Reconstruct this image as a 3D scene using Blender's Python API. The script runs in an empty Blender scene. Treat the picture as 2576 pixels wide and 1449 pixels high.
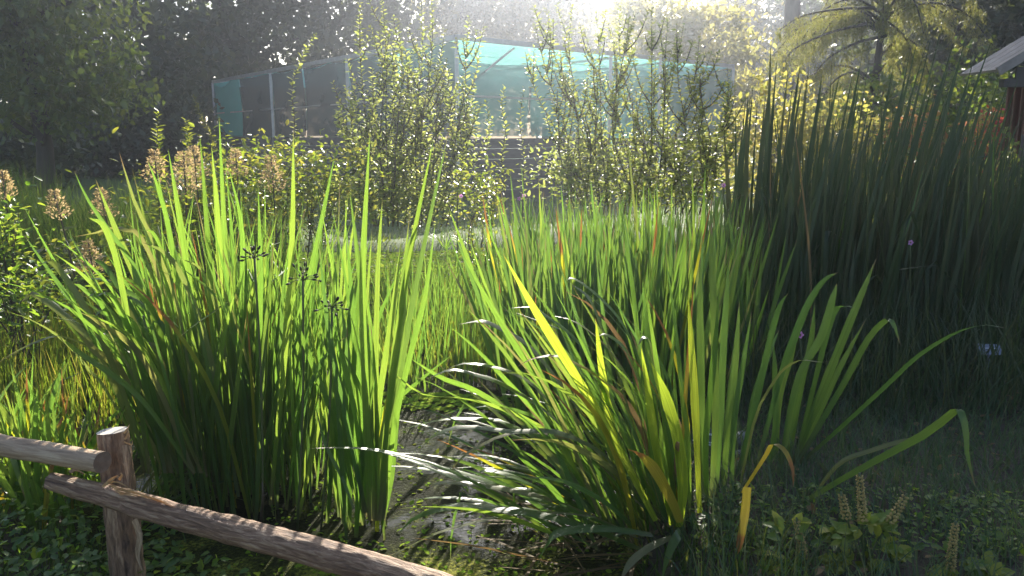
import bpy, math, random
import numpy as np
from mathutils import Vector, Matrix, noise as mnoise

# ------------------------------------------------------------------ camera, sky, sun, exposure
scene = bpy.context.scene
col = scene.collection
R = math.radians
CAMZ, PITCH, F = 1.45, R(11.0), 1983.0          # F: focal length for a frame 2576 wide
cam_d = bpy.data.cameras.new('camera')
cam_d.sensor_width = 36.0
cam_d.lens = 36.0 * F / 2576.0
cam_d.clip_start, cam_d.clip_end = 0.05, 1000.0
cam = bpy.data.objects.new('camera', cam_d)
cam.location = (0, 0, CAMZ)
cam.rotation_euler = (R(90) - PITCH, 0, 0)
col.objects.link(cam)
scene.camera = cam

SUN_EL, SUN_AZ = R(28.0), R(8.0)               # azimuth to the right of the view axis (+Y)
world = bpy.data.worlds.new('World')
scene.world = world
world.use_nodes = True
wn = world.node_tree.nodes
wl = world.node_tree.links
wn.clear()
sky = wn.new('ShaderNodeTexSky')
sky.sky_type = 'NISHITA'
sky.sun_disc = False
sky.sun_elevation = SUN_EL
sky.sun_rotation = SUN_AZ
sky.dust_density = 1.5
bg = wn.new('ShaderNodeBackground')
bg.inputs['Strength'].default_value = 0.075
wo = wn.new('ShaderNodeOutputWorld')
wl.new(sky.outputs[0], bg.inputs['Color'])
wl.new(bg.outputs[0], wo.inputs['Surface'])

sun_d = bpy.data.lights.new('sun', 'SUN')
sun_d.energy = 5.0
sun_d.angle = R(0.53)
sun_d.color = (1.0, 0.93, 0.80)
sun = bpy.data.objects.new('sun', sun_d)
SDIR = Vector((math.sin(SUN_AZ) * math.cos(SUN_EL), math.cos(SUN_AZ) * math.cos(SUN_EL), math.sin(SUN_EL)))
sun.rotation_euler = SDIR.to_track_quat('Z', 'Y').to_euler()
sun.location = (6, 34, 18)
col.objects.link(sun)

scene.view_settings.view_transform = 'Standard'
scene.view_settings.look = 'None'
scene.view_settings.exposure = 1.8
scene.view_settings.gamma = 1.0
scene.view_settings.use_curve_mapping = False
scene.render.engine = 'CYCLES'
scene.cycles.max_bounces = 8
scene.cycles.transparent_max_bounces = 12
scene.cycles.volume_bounces = 0
scene.cycles.use_denoising = True
scene.cycles.caustics_reflective = False
scene.cycles.caustics_refractive = False

rng = np.random.default_rng(7)
random.seed(7)
CP, SP = math.cos(PITCH), math.sin(PITCH)

# ------------------------------------------------------------------ helpers
def ray(x, y):
    u, v = (x - 1288.0) / F, (724.5 - y) / F
    return Vector((u, CP + v * SP, -SP + v * CP))

def P(x, y, Y):                                  # world point seen at (x, y) of the 2576-wide photo, Y metres away
    d = ray(x, y)
    return Vector((0, 0, CAMZ)) + d * (Y / d.y)

def G(x, y, z):                                  # the same on the level z
    d = ray(x, y)
    return Vector((0, 0, CAMZ)) + d * ((z - CAMZ) / d.z)

def X(x, Y):
    return (x - 1288.0) / F * Y / CP

def tag(o, label=None, cat=None, group=None, kind=None):
    if label: o['label'] = label
    if cat: o['category'] = cat
    if group: o['group'] = group
    if kind: o['kind'] = kind
    return o

def empty(name, loc=(0, 0, 0), label=None, cat=None, group=None):
    o = bpy.data.objects.new(name, None)
    o.empty_display_size = 0.1
    o.location = loc
    col.objects.link(o)
    return tag(o, label, cat, group)

def link(name, me, mat, parent=None):
    o = bpy.data.objects.new(name, me)
    col.objects.link(o)
    if mat is not None and len(me.materials) == 0:
        me.materials.append(mat)
    if parent is not None:
        o.parent = parent
        o.matrix_parent_inverse = Matrix.Translation(-Vector(parent.location))
    return o

def mesh_from(v, f, a=None, smooth=True, name='mesh'):
    """v (n,3), f list of tuples or an (m,k) array, a (n,3) = across, along, random"""
    me = bpy.data.meshes.new(name)
    v = np.asarray(v, dtype=np.float32)
    if isinstance(f, np.ndarray):
        m, k = f.shape
        me.vertices.add(len(v))
        me.vertices.foreach_set('co', v.ravel())
        me.loops.add(m * k)
        me.loops.foreach_set('vertex_index', f.astype(np.int32).ravel())
        me.polygons.add(m)
        me.polygons.foreach_set('loop_start', np.arange(0, m * k, k, dtype=np.int32))
        me.update(calc_edges=True)
    else:
        me.from_pydata(v.tolist(), [], f)
    if smooth:
        me.polygons.foreach_set('use_smooth', np.ones(len(me.polygons), dtype=bool))
    if a is not None:
        at = me.attributes.new('blade', 'FLOAT_VECTOR', 'POINT')
        at.data.foreach_set('vector', np.asarray(a, dtype=np.float32).ravel())
    me.update()
    return me

class Acc:
    def __init__(s): s.v, s.f, s.a, s.n = [], [], [], 0
    def add(s, v, f, a=None):
        v = np.asarray(v, dtype=np.float32)
        s.v.append(v)
        s.f += [tuple(i + s.n for i in q) for q in f]
        s.a.append(np.zeros((len(v), 3), np.float32) if a is None else np.asarray(a, np.float32))
        s.n += len(v)
    def box(s, lo, hi, rnd=0.5):
        x0, y0, z0 = lo; x1, y1, z1 = hi
        v = [(x0,y0,z0),(x1,y0,z0),(x1,y1,z0),(x0,y1,z0),(x0,y0,z1),(x1,y0,z1),(x1,y1,z1),(x0,y1,z1)]
        f = [(0,3,2,1),(4,5,6,7),(0,1,5,4),(1,2,6,5),(2,3,7,6),(3,0,4,7)]
        s.add(v, f, [(p[0], p[2], rnd) for p in v])
    def beam(s, p, q, w, h, rnd=0.5, up=Vector((0, 0, 1))):
        p, q = Vector(p), Vector(q)
        d = (q - p).normalized()
        if abs(d.dot(up)) > 0.95: up = Vector((1, 0, 0))
        sx = d.cross(up).normalized() * (w / 2)
        sy = sx.cross(d).normalized() * (h / 2)
        v = [p-sx-sy, p+sx-sy, p+sx+sy, p-sx+sy, q-sx-sy, q+sx-sy, q+sx+sy, q-sx+sy]
        f = [(0,3,2,1),(4,5,6,7),(0,1,5,4),(1,2,6,5),(2,3,7,6),(3,0,4,7)]
        L = (q - p).length
        s.add([tuple(i) for i in v], f, [(0,0,rnd),(1,0,rnd),(1,0,rnd),(0,0,rnd),(0,L,rnd),(1,L,rnd),(1,L,rnd),(0,L,rnd)])
    def tube(s, pts, rad, sides=6, rnd=0.5, cap=True):
        v, f, a = tube_geo(pts, rad, sides, rnd, cap)
        s.add(v, f, a)
    def build(s, name, mat, parent=None, smooth=True):
        me = mesh_from(np.concatenate(s.v), s.f, np.concatenate(s.a), smooth, name)
        return link(name, me, mat, parent)

def tube_geo(pts, rad, sides=6, rnd=0.5, cap=True, wob=None):
    pts = [Vector(p) for p in pts]
    n = len(pts)
    v, a, f = [], [], []
    up = Vector((0, 0, 1)); L = 0.0
    t0 = (pts[1] - pts[0]).normalized()
    if abs(t0.dot(up)) > 0.9: up = Vector((1, 0, 0))
    for i in range(n):
        t = (pts[min(i + 1, n - 1)] - pts[max(i - 1, 0)]).normalized()
        e1 = up - t * up.dot(t); e1.normalize(); e2 = t.cross(e1); up = e1
        if i: L += (pts[i] - pts[i - 1]).length
        for k in range(sides):
            th = 2 * math.pi * k / sides
            d = e1 * math.cos(th) + e2 * math.sin(th)
            r = rad[i]
            if wob: r = wob(r, th, L, i)
            v.append(tuple(pts[i] + d * r)); a.append((th, L, rnd))
    for i in range(n - 1):
        for k in range(sides):
            k2 = (k + 1) % sides
            f.append((i*sides+k, i*sides+k2, (i+1)*sides+k2, (i+1)*sides+k))
    if cap:
        f.append(tuple(reversed(range(sides)))); f.append(tuple(range((n-1)*sides, n*sides)))
    return v, f, a

def spline(ctrl, n):
    c = [Vector(p) for p in ctrl]
    c = [c[0] * 2 - c[1]] + c + [c[-1] * 2 - c[-2]]
    seg = len(c) - 3
    out = []
    for i in range(n):
        s = i / (n - 1) * seg
        k = min(int(s), seg - 1); t = s - k
        p0, p1, p2, p3 = c[k:k+4]
        out.append(0.5 * ((2*p1) + (p2-p0)*t + (2*p0-5*p1+4*p2-p3)*t*t + (3*p1-p0-3*p2+p3)*t**3))
    return out

def blade_geo(pts, width, yaw, fold=0.12, rnd=0.5, shape='sword', twist=0.0, facing=None):
    """a leaf blade along pts; three vertices across, folded at the midrib"""
    n = len(pts)
    v = np.zeros((n * 3, 3), np.float32); a = np.zeros((n * 3, 3), np.float32)
    for i, p in enumerate(pts):
        t = (pts[min(i+1, n-1)] - pts[max(i-1, 0)]).normalized()
        s = i / (n - 1)
        yw = yaw + twist * s
        side = Vector((math.cos(yw), math.sin(yw), 0)) if facing is None else facing
        side = side - t * side.dot(t)
        if side.length < 0.05: side = Vector((0, 1, 0)).cross(t)
        side.normalize()
        nor = side.cross(t)
        if shape == 'sword':
            w = width * (0.62 + 0.38 * min(1, s * 3)) * (1 - max(0, (s - 0.55) / 0.45) ** 1.7)
        elif shape == 'cut':
            w = width * (1 - 0.15 * s)
            if s > 0.8: w *= 1 - ((s - 0.8) / 0.2) ** 1.5
        else:
            w = width * (1 - s ** 2.0)
        w = max(w * (1 + .07 * math.sin(rnd * 40 + s * 11)), width * 0.015)
        j = i * 3
        v[j] = p - side * (w/2); v[j+1] = p + nor * (w * fold); v[j+2] = p + side * (w/2)
        a[j] = (-1, s, rnd); a[j+1] = (0, s, rnd); a[j+2] = (1, s, rnd)
    f = []
    for i in range(n - 1):
        j = i * 3
        f.append((j, j+1, j+4, j+3)); f.append((j+1, j+2, j+5, j+4))
    return v, f, a

def px_blade(px, y0, y1, n=11):
    """centre line through photo points, base first, Y going from y0 to y1"""
    m = len(px)
    return spline([P(x, y, y0 + (y1 - y0) * i / (m - 1)) for i, (x, y) in enumerate(px)], n)

def grow(base, phi, a0, bend, L, n=10, p=2.0):
    pts = [Vector(base)]
    kink = random.uniform(.5, .85) if random.random() < .07 else 2.; ka = random.uniform(.8, 2.0)
    for i in range(n - 1):
        th = a0 + bend * ((i + 0.5) / (n - 1)) ** p + random.gauss(0, .012) + (ka if i / (n - 1) > kink else 0)
        pts.append(pts[-1] + Vector((math.sin(th)*math.cos(phi), math.sin(th)*math.sin(phi), math.cos(th))) * (L / (n - 1)))
    return pts

def leaf_array(c, ax, nr, ln, wd, rnd=None, kind='leaf'):
    """many leaves at once: kind 'quad' (4 vertices) or 'leaf' (6 vertices, two quads folded)"""
    c = np.asarray(c, np.float32); n = len(c)
    ax = ax / (np.linalg.norm(ax, axis=1, keepdims=True) + 1e-9)
    sd = np.cross(ax, nr); sd /= (np.linalg.norm(sd, axis=1, keepdims=True) + 1e-9)
    nn = np.cross(sd, ax)
    ln = np.asarray(ln)[:, None]; wd = np.asarray(wd)[:, None]
    rnd = rng.random(n) if rnd is None else rnd
    if kind == 'quad':
        v = np.stack([c, c + ax*ln*.45 - sd*wd*.5 + nn*ln*.06, c + ax*ln, c + ax*ln*.45 + sd*wd*.5 + nn*ln*.06], 1)
        f = np.arange(n)[:, None] * 4 + np.array([0, 1, 2, 3])
        u = np.array([0, -1, 0, 1]); t = np.array([0, .45, 1, .45]); k = 4
    else:
        d = -nn * ln * .10
        v = np.stack([c, c + ax*ln*.33 - sd*wd*.5 + nn*wd*.12, c + ax*ln*.72 - sd*wd*.36 + nn*wd*.1 + d*.4,
                      c + ax*ln + d, c + ax*ln*.72 + sd*wd*.36 + nn*wd*.1 + d*.4, c + ax*ln*.33 + sd*wd*.5 + nn*wd*.12], 1)
        f = (np.arange(n)[:, None, None] * 6 + np.array([[0, 1, 2, 3], [0, 3, 4, 5]])).reshape(-1, 4)
        u = np.array([0, -1, -.7, 0, .7, 1]); t = np.array([0, .33, .72, 1, .72, .33]); k = 6
    a = np.zeros((n, k, 3), np.float32)
    a[:, :, 0] = u; a[:, :, 1] = t; a[:, :, 2] = rnd[:, None]
    return v.reshape(-1, 3), f, a.reshape(-1, 3)

def leaves(name, mat, parent, *args, smooth=False, **kw):
    v, f, a = leaf_array(*args, **kw)
    return link(name, mesh_from(v, f, a, smooth, name), mat, parent)

def grass_array(base, phi, lean, bend, L, w, segs=3):
    """many thin blades at once"""
    base = np.asarray(base, np.float32); n = len(base)
    rnd = rng.random(n)
    yaw = rng.uniform(-1.0, 1.0, n)
    sd = np.stack([np.cos(yaw), np.sin(yaw), np.zeros(n)], 1)
    p = base.copy(); V = []; A = []
    for i in range(segs + 1):
        s = i / segs
        ww = (w * (1 - s ** 1.6) + 0.0006)[:, None]
        V += [p - sd*ww*.5, p + sd*ww*.5]
        A += [np.stack([-np.ones(n), np.full(n, s), rnd], 1), np.stack([np.ones(n), np.full(n, s), rnd], 1)]
        th = lean + bend * (s + .5/segs) ** 1.6
        p = p + np.stack([np.sin(th)*np.cos(phi), np.sin(th)*np.sin(phi), np.cos(th)], 1) * (L/segs)[:, None]
    v = np.stack(V, 1).reshape(-1, 3); a = np.stack(A, 1).reshape(-1, 3)
    k = 2 * (segs + 1)
    q = np.array([[2*i, 2*i+1, 2*i+3, 2*i+2] for i in range(segs)])
    f = (np.arange(n)[:, None, None] * k + q).reshape(-1, 4)
    return v, f, a

def unit(n):
    d = rng.normal(size=(n, 3)); return d / np.linalg.norm(d, axis=1, keepdims=True)

# ------------------------------------------------------------------ materials
MATS = {}
def nodes(name):
    m = bpy.data.materials.new(name); m.use_nodes = True
    nt = m.node_tree; nt.nodes.clear()
    out = nt.nodes.new('ShaderNodeOutputMaterial')
    MATS[name] = m
    return m, nt, out

def N(nt, typ, **kw):
    n = nt.nodes.new(typ)
    for k, v in kw.items():
        if k.startswith('_'): setattr(n, k[1:], v)
        else: n.inputs[k.replace('__', ' ')].default_value = v
    return n

def ramp(nt, stops):
    r = nt.nodes.new('ShaderNodeValToRGB')
    e = r.color_ramp.elements
    while len(e) < len(stops): e.new(0.5)
    for i, (p, c) in enumerate(stops):
        e[i].position = p; e[i].color = (*c, 1)
    return r

def leaf_mat(name, cols, trans, tfac=0.45, rough=0.4, spec=0.5, veins=0.0, tip=None, base=None, scale=14.0, wear=.3):
    """cols / trans: three colours picked by the leaf's own random value; veins: lengthwise ribs"""
    m, nt, out = nodes(name)
    L = nt.links.new
    at = N(nt, 'ShaderNodeAttribute', _attribute_name='blade')
    sep = N(nt, 'ShaderNodeSeparateXYZ'); L(at.outputs['Vector'], sep.inputs[0])
    geo = N(nt, 'ShaderNodeNewGeometry')
    nz = N(nt, 'ShaderNodeTexNoise', Scale=scale, Detail=3.0); L(geo.outputs['Position'], nz.inputs['Vector'])
    ad = N(nt, 'ShaderNodeMath', _operation='MULTIPLY_ADD'); ad.inputs[1].default_value = 0.55; 
    L(nz.outputs['Fac'], ad.inputs[0]); 
    sb = N(nt, 'ShaderNodeMath', _operation='SUBTRACT'); L(sep.outputs['Z'], sb.inputs[0]); sb.inputs[1].default_value = 0.27
    L(sb.outputs[0], ad.inputs[2])
    k = len(cols)
    r1 = ramp(nt, [(i / max(1, k - 1), c) for i, c in enumerate(cols)]); L(ad.outputs[0], r1.inputs[0])
    r2 = ramp(nt, [(i / max(1, k - 1), c) for i, c in enumerate(trans)]); L(ad.outputs[0], r2.inputs[0])
    cd, ct = r1.outputs[0], r2.outputs[0]
    def blend(src, colour, fac):
        mx = N(nt, 'ShaderNodeMix', _data_type='RGBA')
        L(fac, mx.inputs[0]); L(src, mx.inputs[6]); mx.inputs[7].default_value = (*colour, 1)
        return mx.outputs[2]
    if tip:
        w1 = N(nt, 'ShaderNodeMath', _operation='SUBTRACT', _use_clamp=True); L(sep.outputs['Z'], w1.inputs[0]); w1.inputs[1].default_value = .72
        w2 = N(nt, 'ShaderNodeMath', _operation='MULTIPLY_ADD'); L(w1.outputs[0], w2.inputs[0]); w2.inputs[1].default_value = wear; L(sep.outputs['Y'], w2.inputs[2])
        w3 = N(nt, 'ShaderNodeMath', _operation='MULTIPLY_ADD'); L(nz.outputs['Fac'], w3.inputs[0]); w3.inputs[1].default_value = .12; L(w2.outputs[0], w3.inputs[2])
        mr = N(nt, 'ShaderNodeMapRange'); L(w3.outputs[0], mr.inputs[0])
        mr.inputs[1].default_value = tip[1] + .06; mr.inputs[2].default_value = tip[1] + .12
        cd, ct = blend(cd, tip[0], mr.outputs[0]), blend(ct, tip[0], mr.outputs[0])
    if base:
        mr = N(nt, 'ShaderNodeMapRange'); L(sep.outputs['Y'], mr.inputs[0])
        mr.inputs[1].default_value = base[1]; mr.inputs[2].default_value = 0.0
        cd, ct = blend(cd, base[0], mr.outputs[0]), blend(ct, base[0], mr.outputs[0])
    bs = N(nt, 'ShaderNodeBsdfPrincipled', Roughness=rough)
    bs.inputs['Specular IOR Level'].default_value = spec
    tr = N(nt, 'ShaderNodeBsdfTranslucent')
    if veins:
        cb = N(nt, 'ShaderNodeCombineXYZ'); L(sep.outputs['X'], cb.inputs[0]); L(sep.outputs['Z'], cb.inputs[1])
        vm = N(nt, 'ShaderNodeVectorMath', _operation='MULTIPLY'); vm.inputs[1].default_value = (5.5, 40, 1); L(cb.outputs[0], vm.inputs[0])
        vn = N(nt, 'ShaderNodeTexNoise', Scale=1.0, Detail=4.0); L(vm.outputs[0], vn.inputs['Vector'])
        mr = N(nt, 'ShaderNodeMapRange'); L(vn.outputs['Fac'], mr.inputs[0])
        mr.inputs[1].default_value = .3; mr.inputs[2].default_value = .7; mr.inputs[3].default_value = 1 - veins; mr.inputs[4].default_value = 1.0
        def mul(src):
            mx = N(nt, 'ShaderNodeMix', _data_type='RGBA', _blend_type='MULTIPLY'); mx.inputs[0].default_value = 1
            L(src, mx.inputs[6]); L(mr.outputs[0], mx.inputs[7]); return mx.outputs[2]
        cd, ct = mul(cd), mul(ct)
        bp = N(nt, 'ShaderNodeBump', Strength=0.35, Distance=0.002); L(vn.outputs['Fac'], bp.inputs['Height'])
        L(bp.outputs[0], bs.inputs['Normal'])
    L(cd, bs.inputs['Base Color']); L(ct, tr.inputs['Color'])
    mx = N(nt, 'ShaderNodeMixShader'); mx.inputs[0].default_value = tfac
    L(bs.outputs[0], mx.inputs[1]); L(tr.outputs[0], mx.inputs[2]); L(mx.outputs[0], out.inputs['Surface'])
    return m

def solid_mat(name, c1, c2, scale=8.0, rough=0.7, bump=0.2, stretch=(1, 1, 1), metal=0.0, c3=None):
    m, nt, out = nodes(name)
    L = nt.links.new
    tc = N(nt, 'ShaderNodeTexCoord')
    mp = N(nt, 'ShaderNodeMapping'); mp.inputs['Scale'].default_value = stretch; L(tc.outputs['Object'], mp.inputs[0])
    nz = N(nt, 'ShaderNodeTexNoise', Scale=scale, Detail=6.0, Roughness=0.62); L(mp.outputs[0], nz.inputs['Vector'])
    r = ramp(nt, [(0.3, c1), (0.7, c2)] if c3 is None else [(0.28, c1), (0.52, c2), (0.75, c3)])
    L(nz.outputs['Fac'], r.inputs[0])
    bs = N(nt, 'ShaderNodeBsdfPrincipled', Roughness=rough, Metallic=metal)
    L(r.outputs[0], bs.inputs['Base Color'])
    bp = N(nt, 'ShaderNodeBump', Strength=bump, Distance=0.02); L(nz.outputs['Fac'], bp.inputs['Height']); L(bp.outputs[0], bs.inputs['Normal'])
    L(bs.outputs[0], out.inputs['Surface'])
    return m

def bark_mat(name, c1, c2, c3, along=9.0, around=2.2, bump=1.0):
    """uses the tube's own angle and length so that the grain runs along the log"""
    m, nt, out = nodes(name)
    L = nt.links.new
    at = N(nt, 'ShaderNodeAttribute', _attribute_name='blade')
    sep = N(nt, 'ShaderNodeSeparateXYZ'); L(at.outputs['Vector'], sep.inputs[0])
    sn = N(nt, 'ShaderNodeMath', _operation='SINE'); cs = N(nt, 'ShaderNodeMath', _operation='COSINE')
    L(sep.outputs['X'], sn.inputs[0]); L(sep.outputs['X'], cs.inputs[0])
    cb = N(nt, 'ShaderNodeCombineXYZ'); L(sn.outputs[0], cb.inputs[0]); L(cs.outputs[0], cb.inputs[1]); L(sep.outputs['Y'], cb.inputs[2])
    vm = N(nt, 'ShaderNodeVectorMath', _operation='MULTIPLY'); vm.inputs[1].default_value = (around, around, along); L(cb.outputs[0], vm.inputs[0])
    nz = N(nt, 'ShaderNodeTexNoise', Scale=1.6, Detail=8.0, Roughness=0.68, Distortion=0.6); L(vm.outputs[0], nz.inputs['Vector'])
    n2 = N(nt, 'ShaderNodeTexNoise', Scale=0.35, Detail=3.0); L(vm.outputs[0], n2.inputs['Vector'])
    mx = N(nt, 'ShaderNodeMath', _operation='MULTIPLY_ADD'); L(n2.outputs['Fac'], mx.inputs[0]); mx.inputs[1].default_value = .5
    sb = N(nt, 'ShaderNodeMath', _operation='SUBTRACT'); L(nz.outputs['Fac'], sb.inputs[0]); sb.inputs[1].default_value = .25
    L(sb.outputs[0], mx.inputs[2])
    r = ramp(nt, [(0.3, c1), (0.5, c2), (0.68, c3)]); L(mx.outputs[0], r.inputs[0])
    bs = N(nt, 'ShaderNodeBsdfPrincipled', Roughness=0.62); L(r.outputs[0], bs.inputs['Base Color'])
    bp = N(nt, 'ShaderNodeBump', Strength=bump, Distance=0.012); L(nz.outputs['Fac'], bp.inputs['Height']); L(bp.outputs[0], bs.inputs['Normal'])
    L(bs.outputs[0], out.inputs['Surface'])
    return m

iris = leaf_mat('iris_leaf', [(.035,.085,.018), (.055,.12,.022), (.085,.15,.025)], [(.20,.40,.045), (.29,.50,.055), (.40,.55,.065)], .46, .36, .5, .42,
                base=((.20,.17,.07), .10), tip=((.28,.22,.06), .975))
iris_bright = leaf_mat('iris_leaf_painted_sun', [(.07,.14,.02), (.09,.16,.022), (.12,.18,.025)], [(.5,.66,.05), (.56,.7,.05), (.64,.7,.06)], .6, .36, .5, .4, tip=((.34,.16,.04), .955))  # iris leaf with sunlight painted into its colour, for the front blades
iris_yellow = leaf_mat('iris_leaf_yellowing', [(.12,.15,.02), (.2,.18,.02), (.25,.2,.04)], [(.55,.58,.03), (.62,.56,.03), (.6,.45,.05)], .5, .35, .5, .35,
                tip=((.34,.15,.04), .72))
iris_pale = leaf_mat('iris_leaf_pale', [(.09,.13,.06), (.12,.14,.06), (.18,.16,.07)], [(.3,.4,.07), (.38,.42,.08), (.4,.38,.1)], .4, .3, .6, .35, tip=((.32,.22,.1), .9))
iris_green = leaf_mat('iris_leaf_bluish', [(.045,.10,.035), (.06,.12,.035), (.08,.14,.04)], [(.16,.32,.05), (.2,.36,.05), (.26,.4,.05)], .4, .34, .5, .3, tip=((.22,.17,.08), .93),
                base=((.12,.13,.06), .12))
dead = leaf_mat('dead_leaf', [(.14,.09,.05), (.22,.15,.08), (.3,.2,.1)], [(.3,.18,.07), (.36,.25,.1), (.4,.28,.12)], .35, .6, .2, .4)
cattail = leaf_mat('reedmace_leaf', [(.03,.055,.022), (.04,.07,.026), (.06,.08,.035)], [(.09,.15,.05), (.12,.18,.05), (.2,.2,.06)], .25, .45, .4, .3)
sedge = leaf_mat('sedge_leaf', [(.03,.07,.018), (.045,.10,.02), (.07,.12,.03)], [(.18,.36,.03), (.26,.44,.03), (.4,.46,.05)], .45, .35, .5, .3)
grassm = leaf_mat('grass_blade', [(.03,.065,.018), (.045,.085,.022), (.08,.10,.04)], [(.12,.24,.03), (.17,.28,.03), (.28,.3,.05)], .35, .6, .15)
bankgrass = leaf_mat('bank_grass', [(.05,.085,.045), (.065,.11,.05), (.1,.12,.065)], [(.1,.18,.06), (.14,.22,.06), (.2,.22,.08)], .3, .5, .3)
sungrass = leaf_mat('marsh_stem', [(.045,.085,.018), (.07,.11,.022), (.15,.13,.04)], [(.24,.4,.025), (.36,.46,.03), (.48,.4,.06)], .45, .45, .4)
shrubleaf = leaf_mat('shrub_leaf', [(.04,.07,.02), (.055,.095,.024), (.09,.12,.03)], [(.34,.42,.09), (.44,.5,.1), (.54,.54,.13)], .52, .42, .45, scale=5)
bramble = leaf_mat('bramble_leaf', [(.05,.09,.02), (.08,.12,.025), (.14,.14,.035)], [(.3,.42,.03), (.42,.5,.04), (.56,.5,.06)], .45, .32, .5, scale=5)
weed = leaf_mat('weed_leaf', [(.04,.09,.02), (.06,.12,.025), (.09,.14,.03)], [(.25,.45,.03), (.35,.52,.04), (.5,.55,.05)], .45, .4, .5, scale=6)
spikeleaf = leaf_mat('spike_plant_leaf', [(.1,.16,.03), (.17,.22,.035), (.26,.26,.04)], [(.24,.34,.04), (.34,.4,.04), (.44,.44,.05)], .35, .45, .4, scale=6)
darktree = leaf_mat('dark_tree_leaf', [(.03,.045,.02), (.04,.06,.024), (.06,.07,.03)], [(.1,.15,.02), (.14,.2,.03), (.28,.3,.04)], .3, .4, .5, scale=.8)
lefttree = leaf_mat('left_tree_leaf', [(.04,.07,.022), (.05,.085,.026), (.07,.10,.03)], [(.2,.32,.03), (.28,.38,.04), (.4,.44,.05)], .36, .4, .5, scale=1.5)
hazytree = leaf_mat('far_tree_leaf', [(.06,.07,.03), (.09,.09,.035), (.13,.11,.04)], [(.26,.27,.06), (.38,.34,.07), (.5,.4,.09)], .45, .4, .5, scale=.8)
goldtree = leaf_mat('golden_leaf', [(.13,.13,.025), (.2,.17,.03), (.26,.2,.035)], [(.42,.44,.09), (.54,.5,.11), (.6,.5,.12)], .45, .45, .4, scale=2)
orangeleaf = leaf_mat('orange_leaf', [(.2,.12,.03), (.3,.1,.03), (.28,.07,.035)], [(.56,.48,.1), (.62,.38,.12), (.6,.26,.14)], .5, .4, .4, scale=3)
redleaf = leaf_mat('red_leaf', [(.2,.05,.03), (.26,.04,.04), (.28,.05,.06)], [(.6,.2,.06), (.66,.1,.08), (.66,.1,.14)], .5, .4, .4, scale=3)
conifer = leaf_mat('conifer_needles', [(.035,.055,.03), (.045,.065,.032), (.065,.08,.035)], [(.1,.15,.04), (.16,.2,.04), (.26,.26,.05)], .3, .5, .4, scale=1.5)
cedar = leaf_mat('weeping_conifer_needles', [(.07,.09,.035), (.1,.12,.04), (.14,.14,.05)], [(.3,.34,.06), (.38,.38,.07), (.46,.42,.1)], .4, .5, .4, scale=2)
plume = leaf_mat('seed_plume', [(.28,.2,.1), (.36,.26,.13), (.42,.32,.16)], [(.5,.36,.16), (.56,.42,.2), (.6,.46,.24)], .45, .8, .2, scale=6)
duck = leaf_mat('duckweed_leaf', [(.12,.22,.025), (.17,.27,.03), (.24,.3,.04)], [(.3,.4,.04), (.36,.44,.05), (.4,.42,.06)], .25, .8, .0, scale=3)
bark = bark_mat('fence_bark', (.06,.031,.018), (.25,.14,.08), (.5,.34,.21))
peeled = bark_mat('peeled_rail_wood', (.17,.105,.06), (.38,.26,.16), (.55,.42,.28), 4.0, 1.5, .35)
cutwood = solid_mat('cut_wood', (.30,.26,.22), (.52,.47,.41), 22, .75, .3)
cutdark = solid_mat('weathered_cut_wood', (.09,.06,.045), (.2,.14,.1), 25, .75, .4)
rawwood = solid_mat('torn_wood', (.42,.22,.09), (.62,.42,.2), 30, .6, .5)
treebark = solid_mat('tree_bark', (.03,.025,.02), (.08,.065,.05), 6, .85, .7, (1, 1, .3))
twig = solid_mat('twig_bark', (.05,.035,.025), (.11,.08,.05), 12, .7, .2)
greenstem = solid_mat('green_stem', (.05,.07,.02), (.1,.12,.04), 12, .6, .1)
darkseed = solid_mat('dark_seed', (.012,.009,.007), (.035,.025,.018), 30, .7, .2)
metal = solid_mat('galvanised_steel', (.30,.31,.32), (.48,.49,.5), 6, .38, .05, metal=.75)
darkboard = solid_mat('dark_stained_board', (.022,.024,.028), (.05,.05,.055), 5, .75, .3, (1, 1, 8))
hutwall = solid_mat('red_brown_board', (.12,.05,.035), (.22,.095,.065), 5, .7, .3, (6, 6, .6))
hutroof = solid_mat('pale_roof_board', (.2,.165,.14), (.34,.29,.25), 6, .7, .3)
hutdark = solid_mat('roof_underside', (.06,.05,.045), (.12,.1,.085), 6, .8, .3)
picket = solid_mat('weathered_picket', (.09,.06,.05), (.19,.14,.115), 7, .8, .4, (5, 5, .8))
plate_blue = solid_mat('label_plate_grey_blue', (.17,.19,.26), (.24,.26,.34), 8, .35, .05)
plate_dark = solid_mat('label_plate_dark', (.035,.036,.042), (.06,.06,.07), 8, .4, .05)
lettering = solid_mat('label_lettering', (.55,.56,.6), (.75,.76,.8), 30, .5, .05)
stone = solid_mat('pale_stone', (.13,.13,.12), (.36,.35,.33), 14, .85, .6)
pink = leaf_mat('pink_petal', [(.55,.2,.5), (.6,.26,.58), (.62,.3,.62)], [(.7,.3,.6), (.7,.35,.65), (.72,.4,.7)], .4, .5, .3)
spikecol = solid_mat('seed_spike', (.24,.17,.05), (.5,.38,.13), 60, .7, .4)

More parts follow.
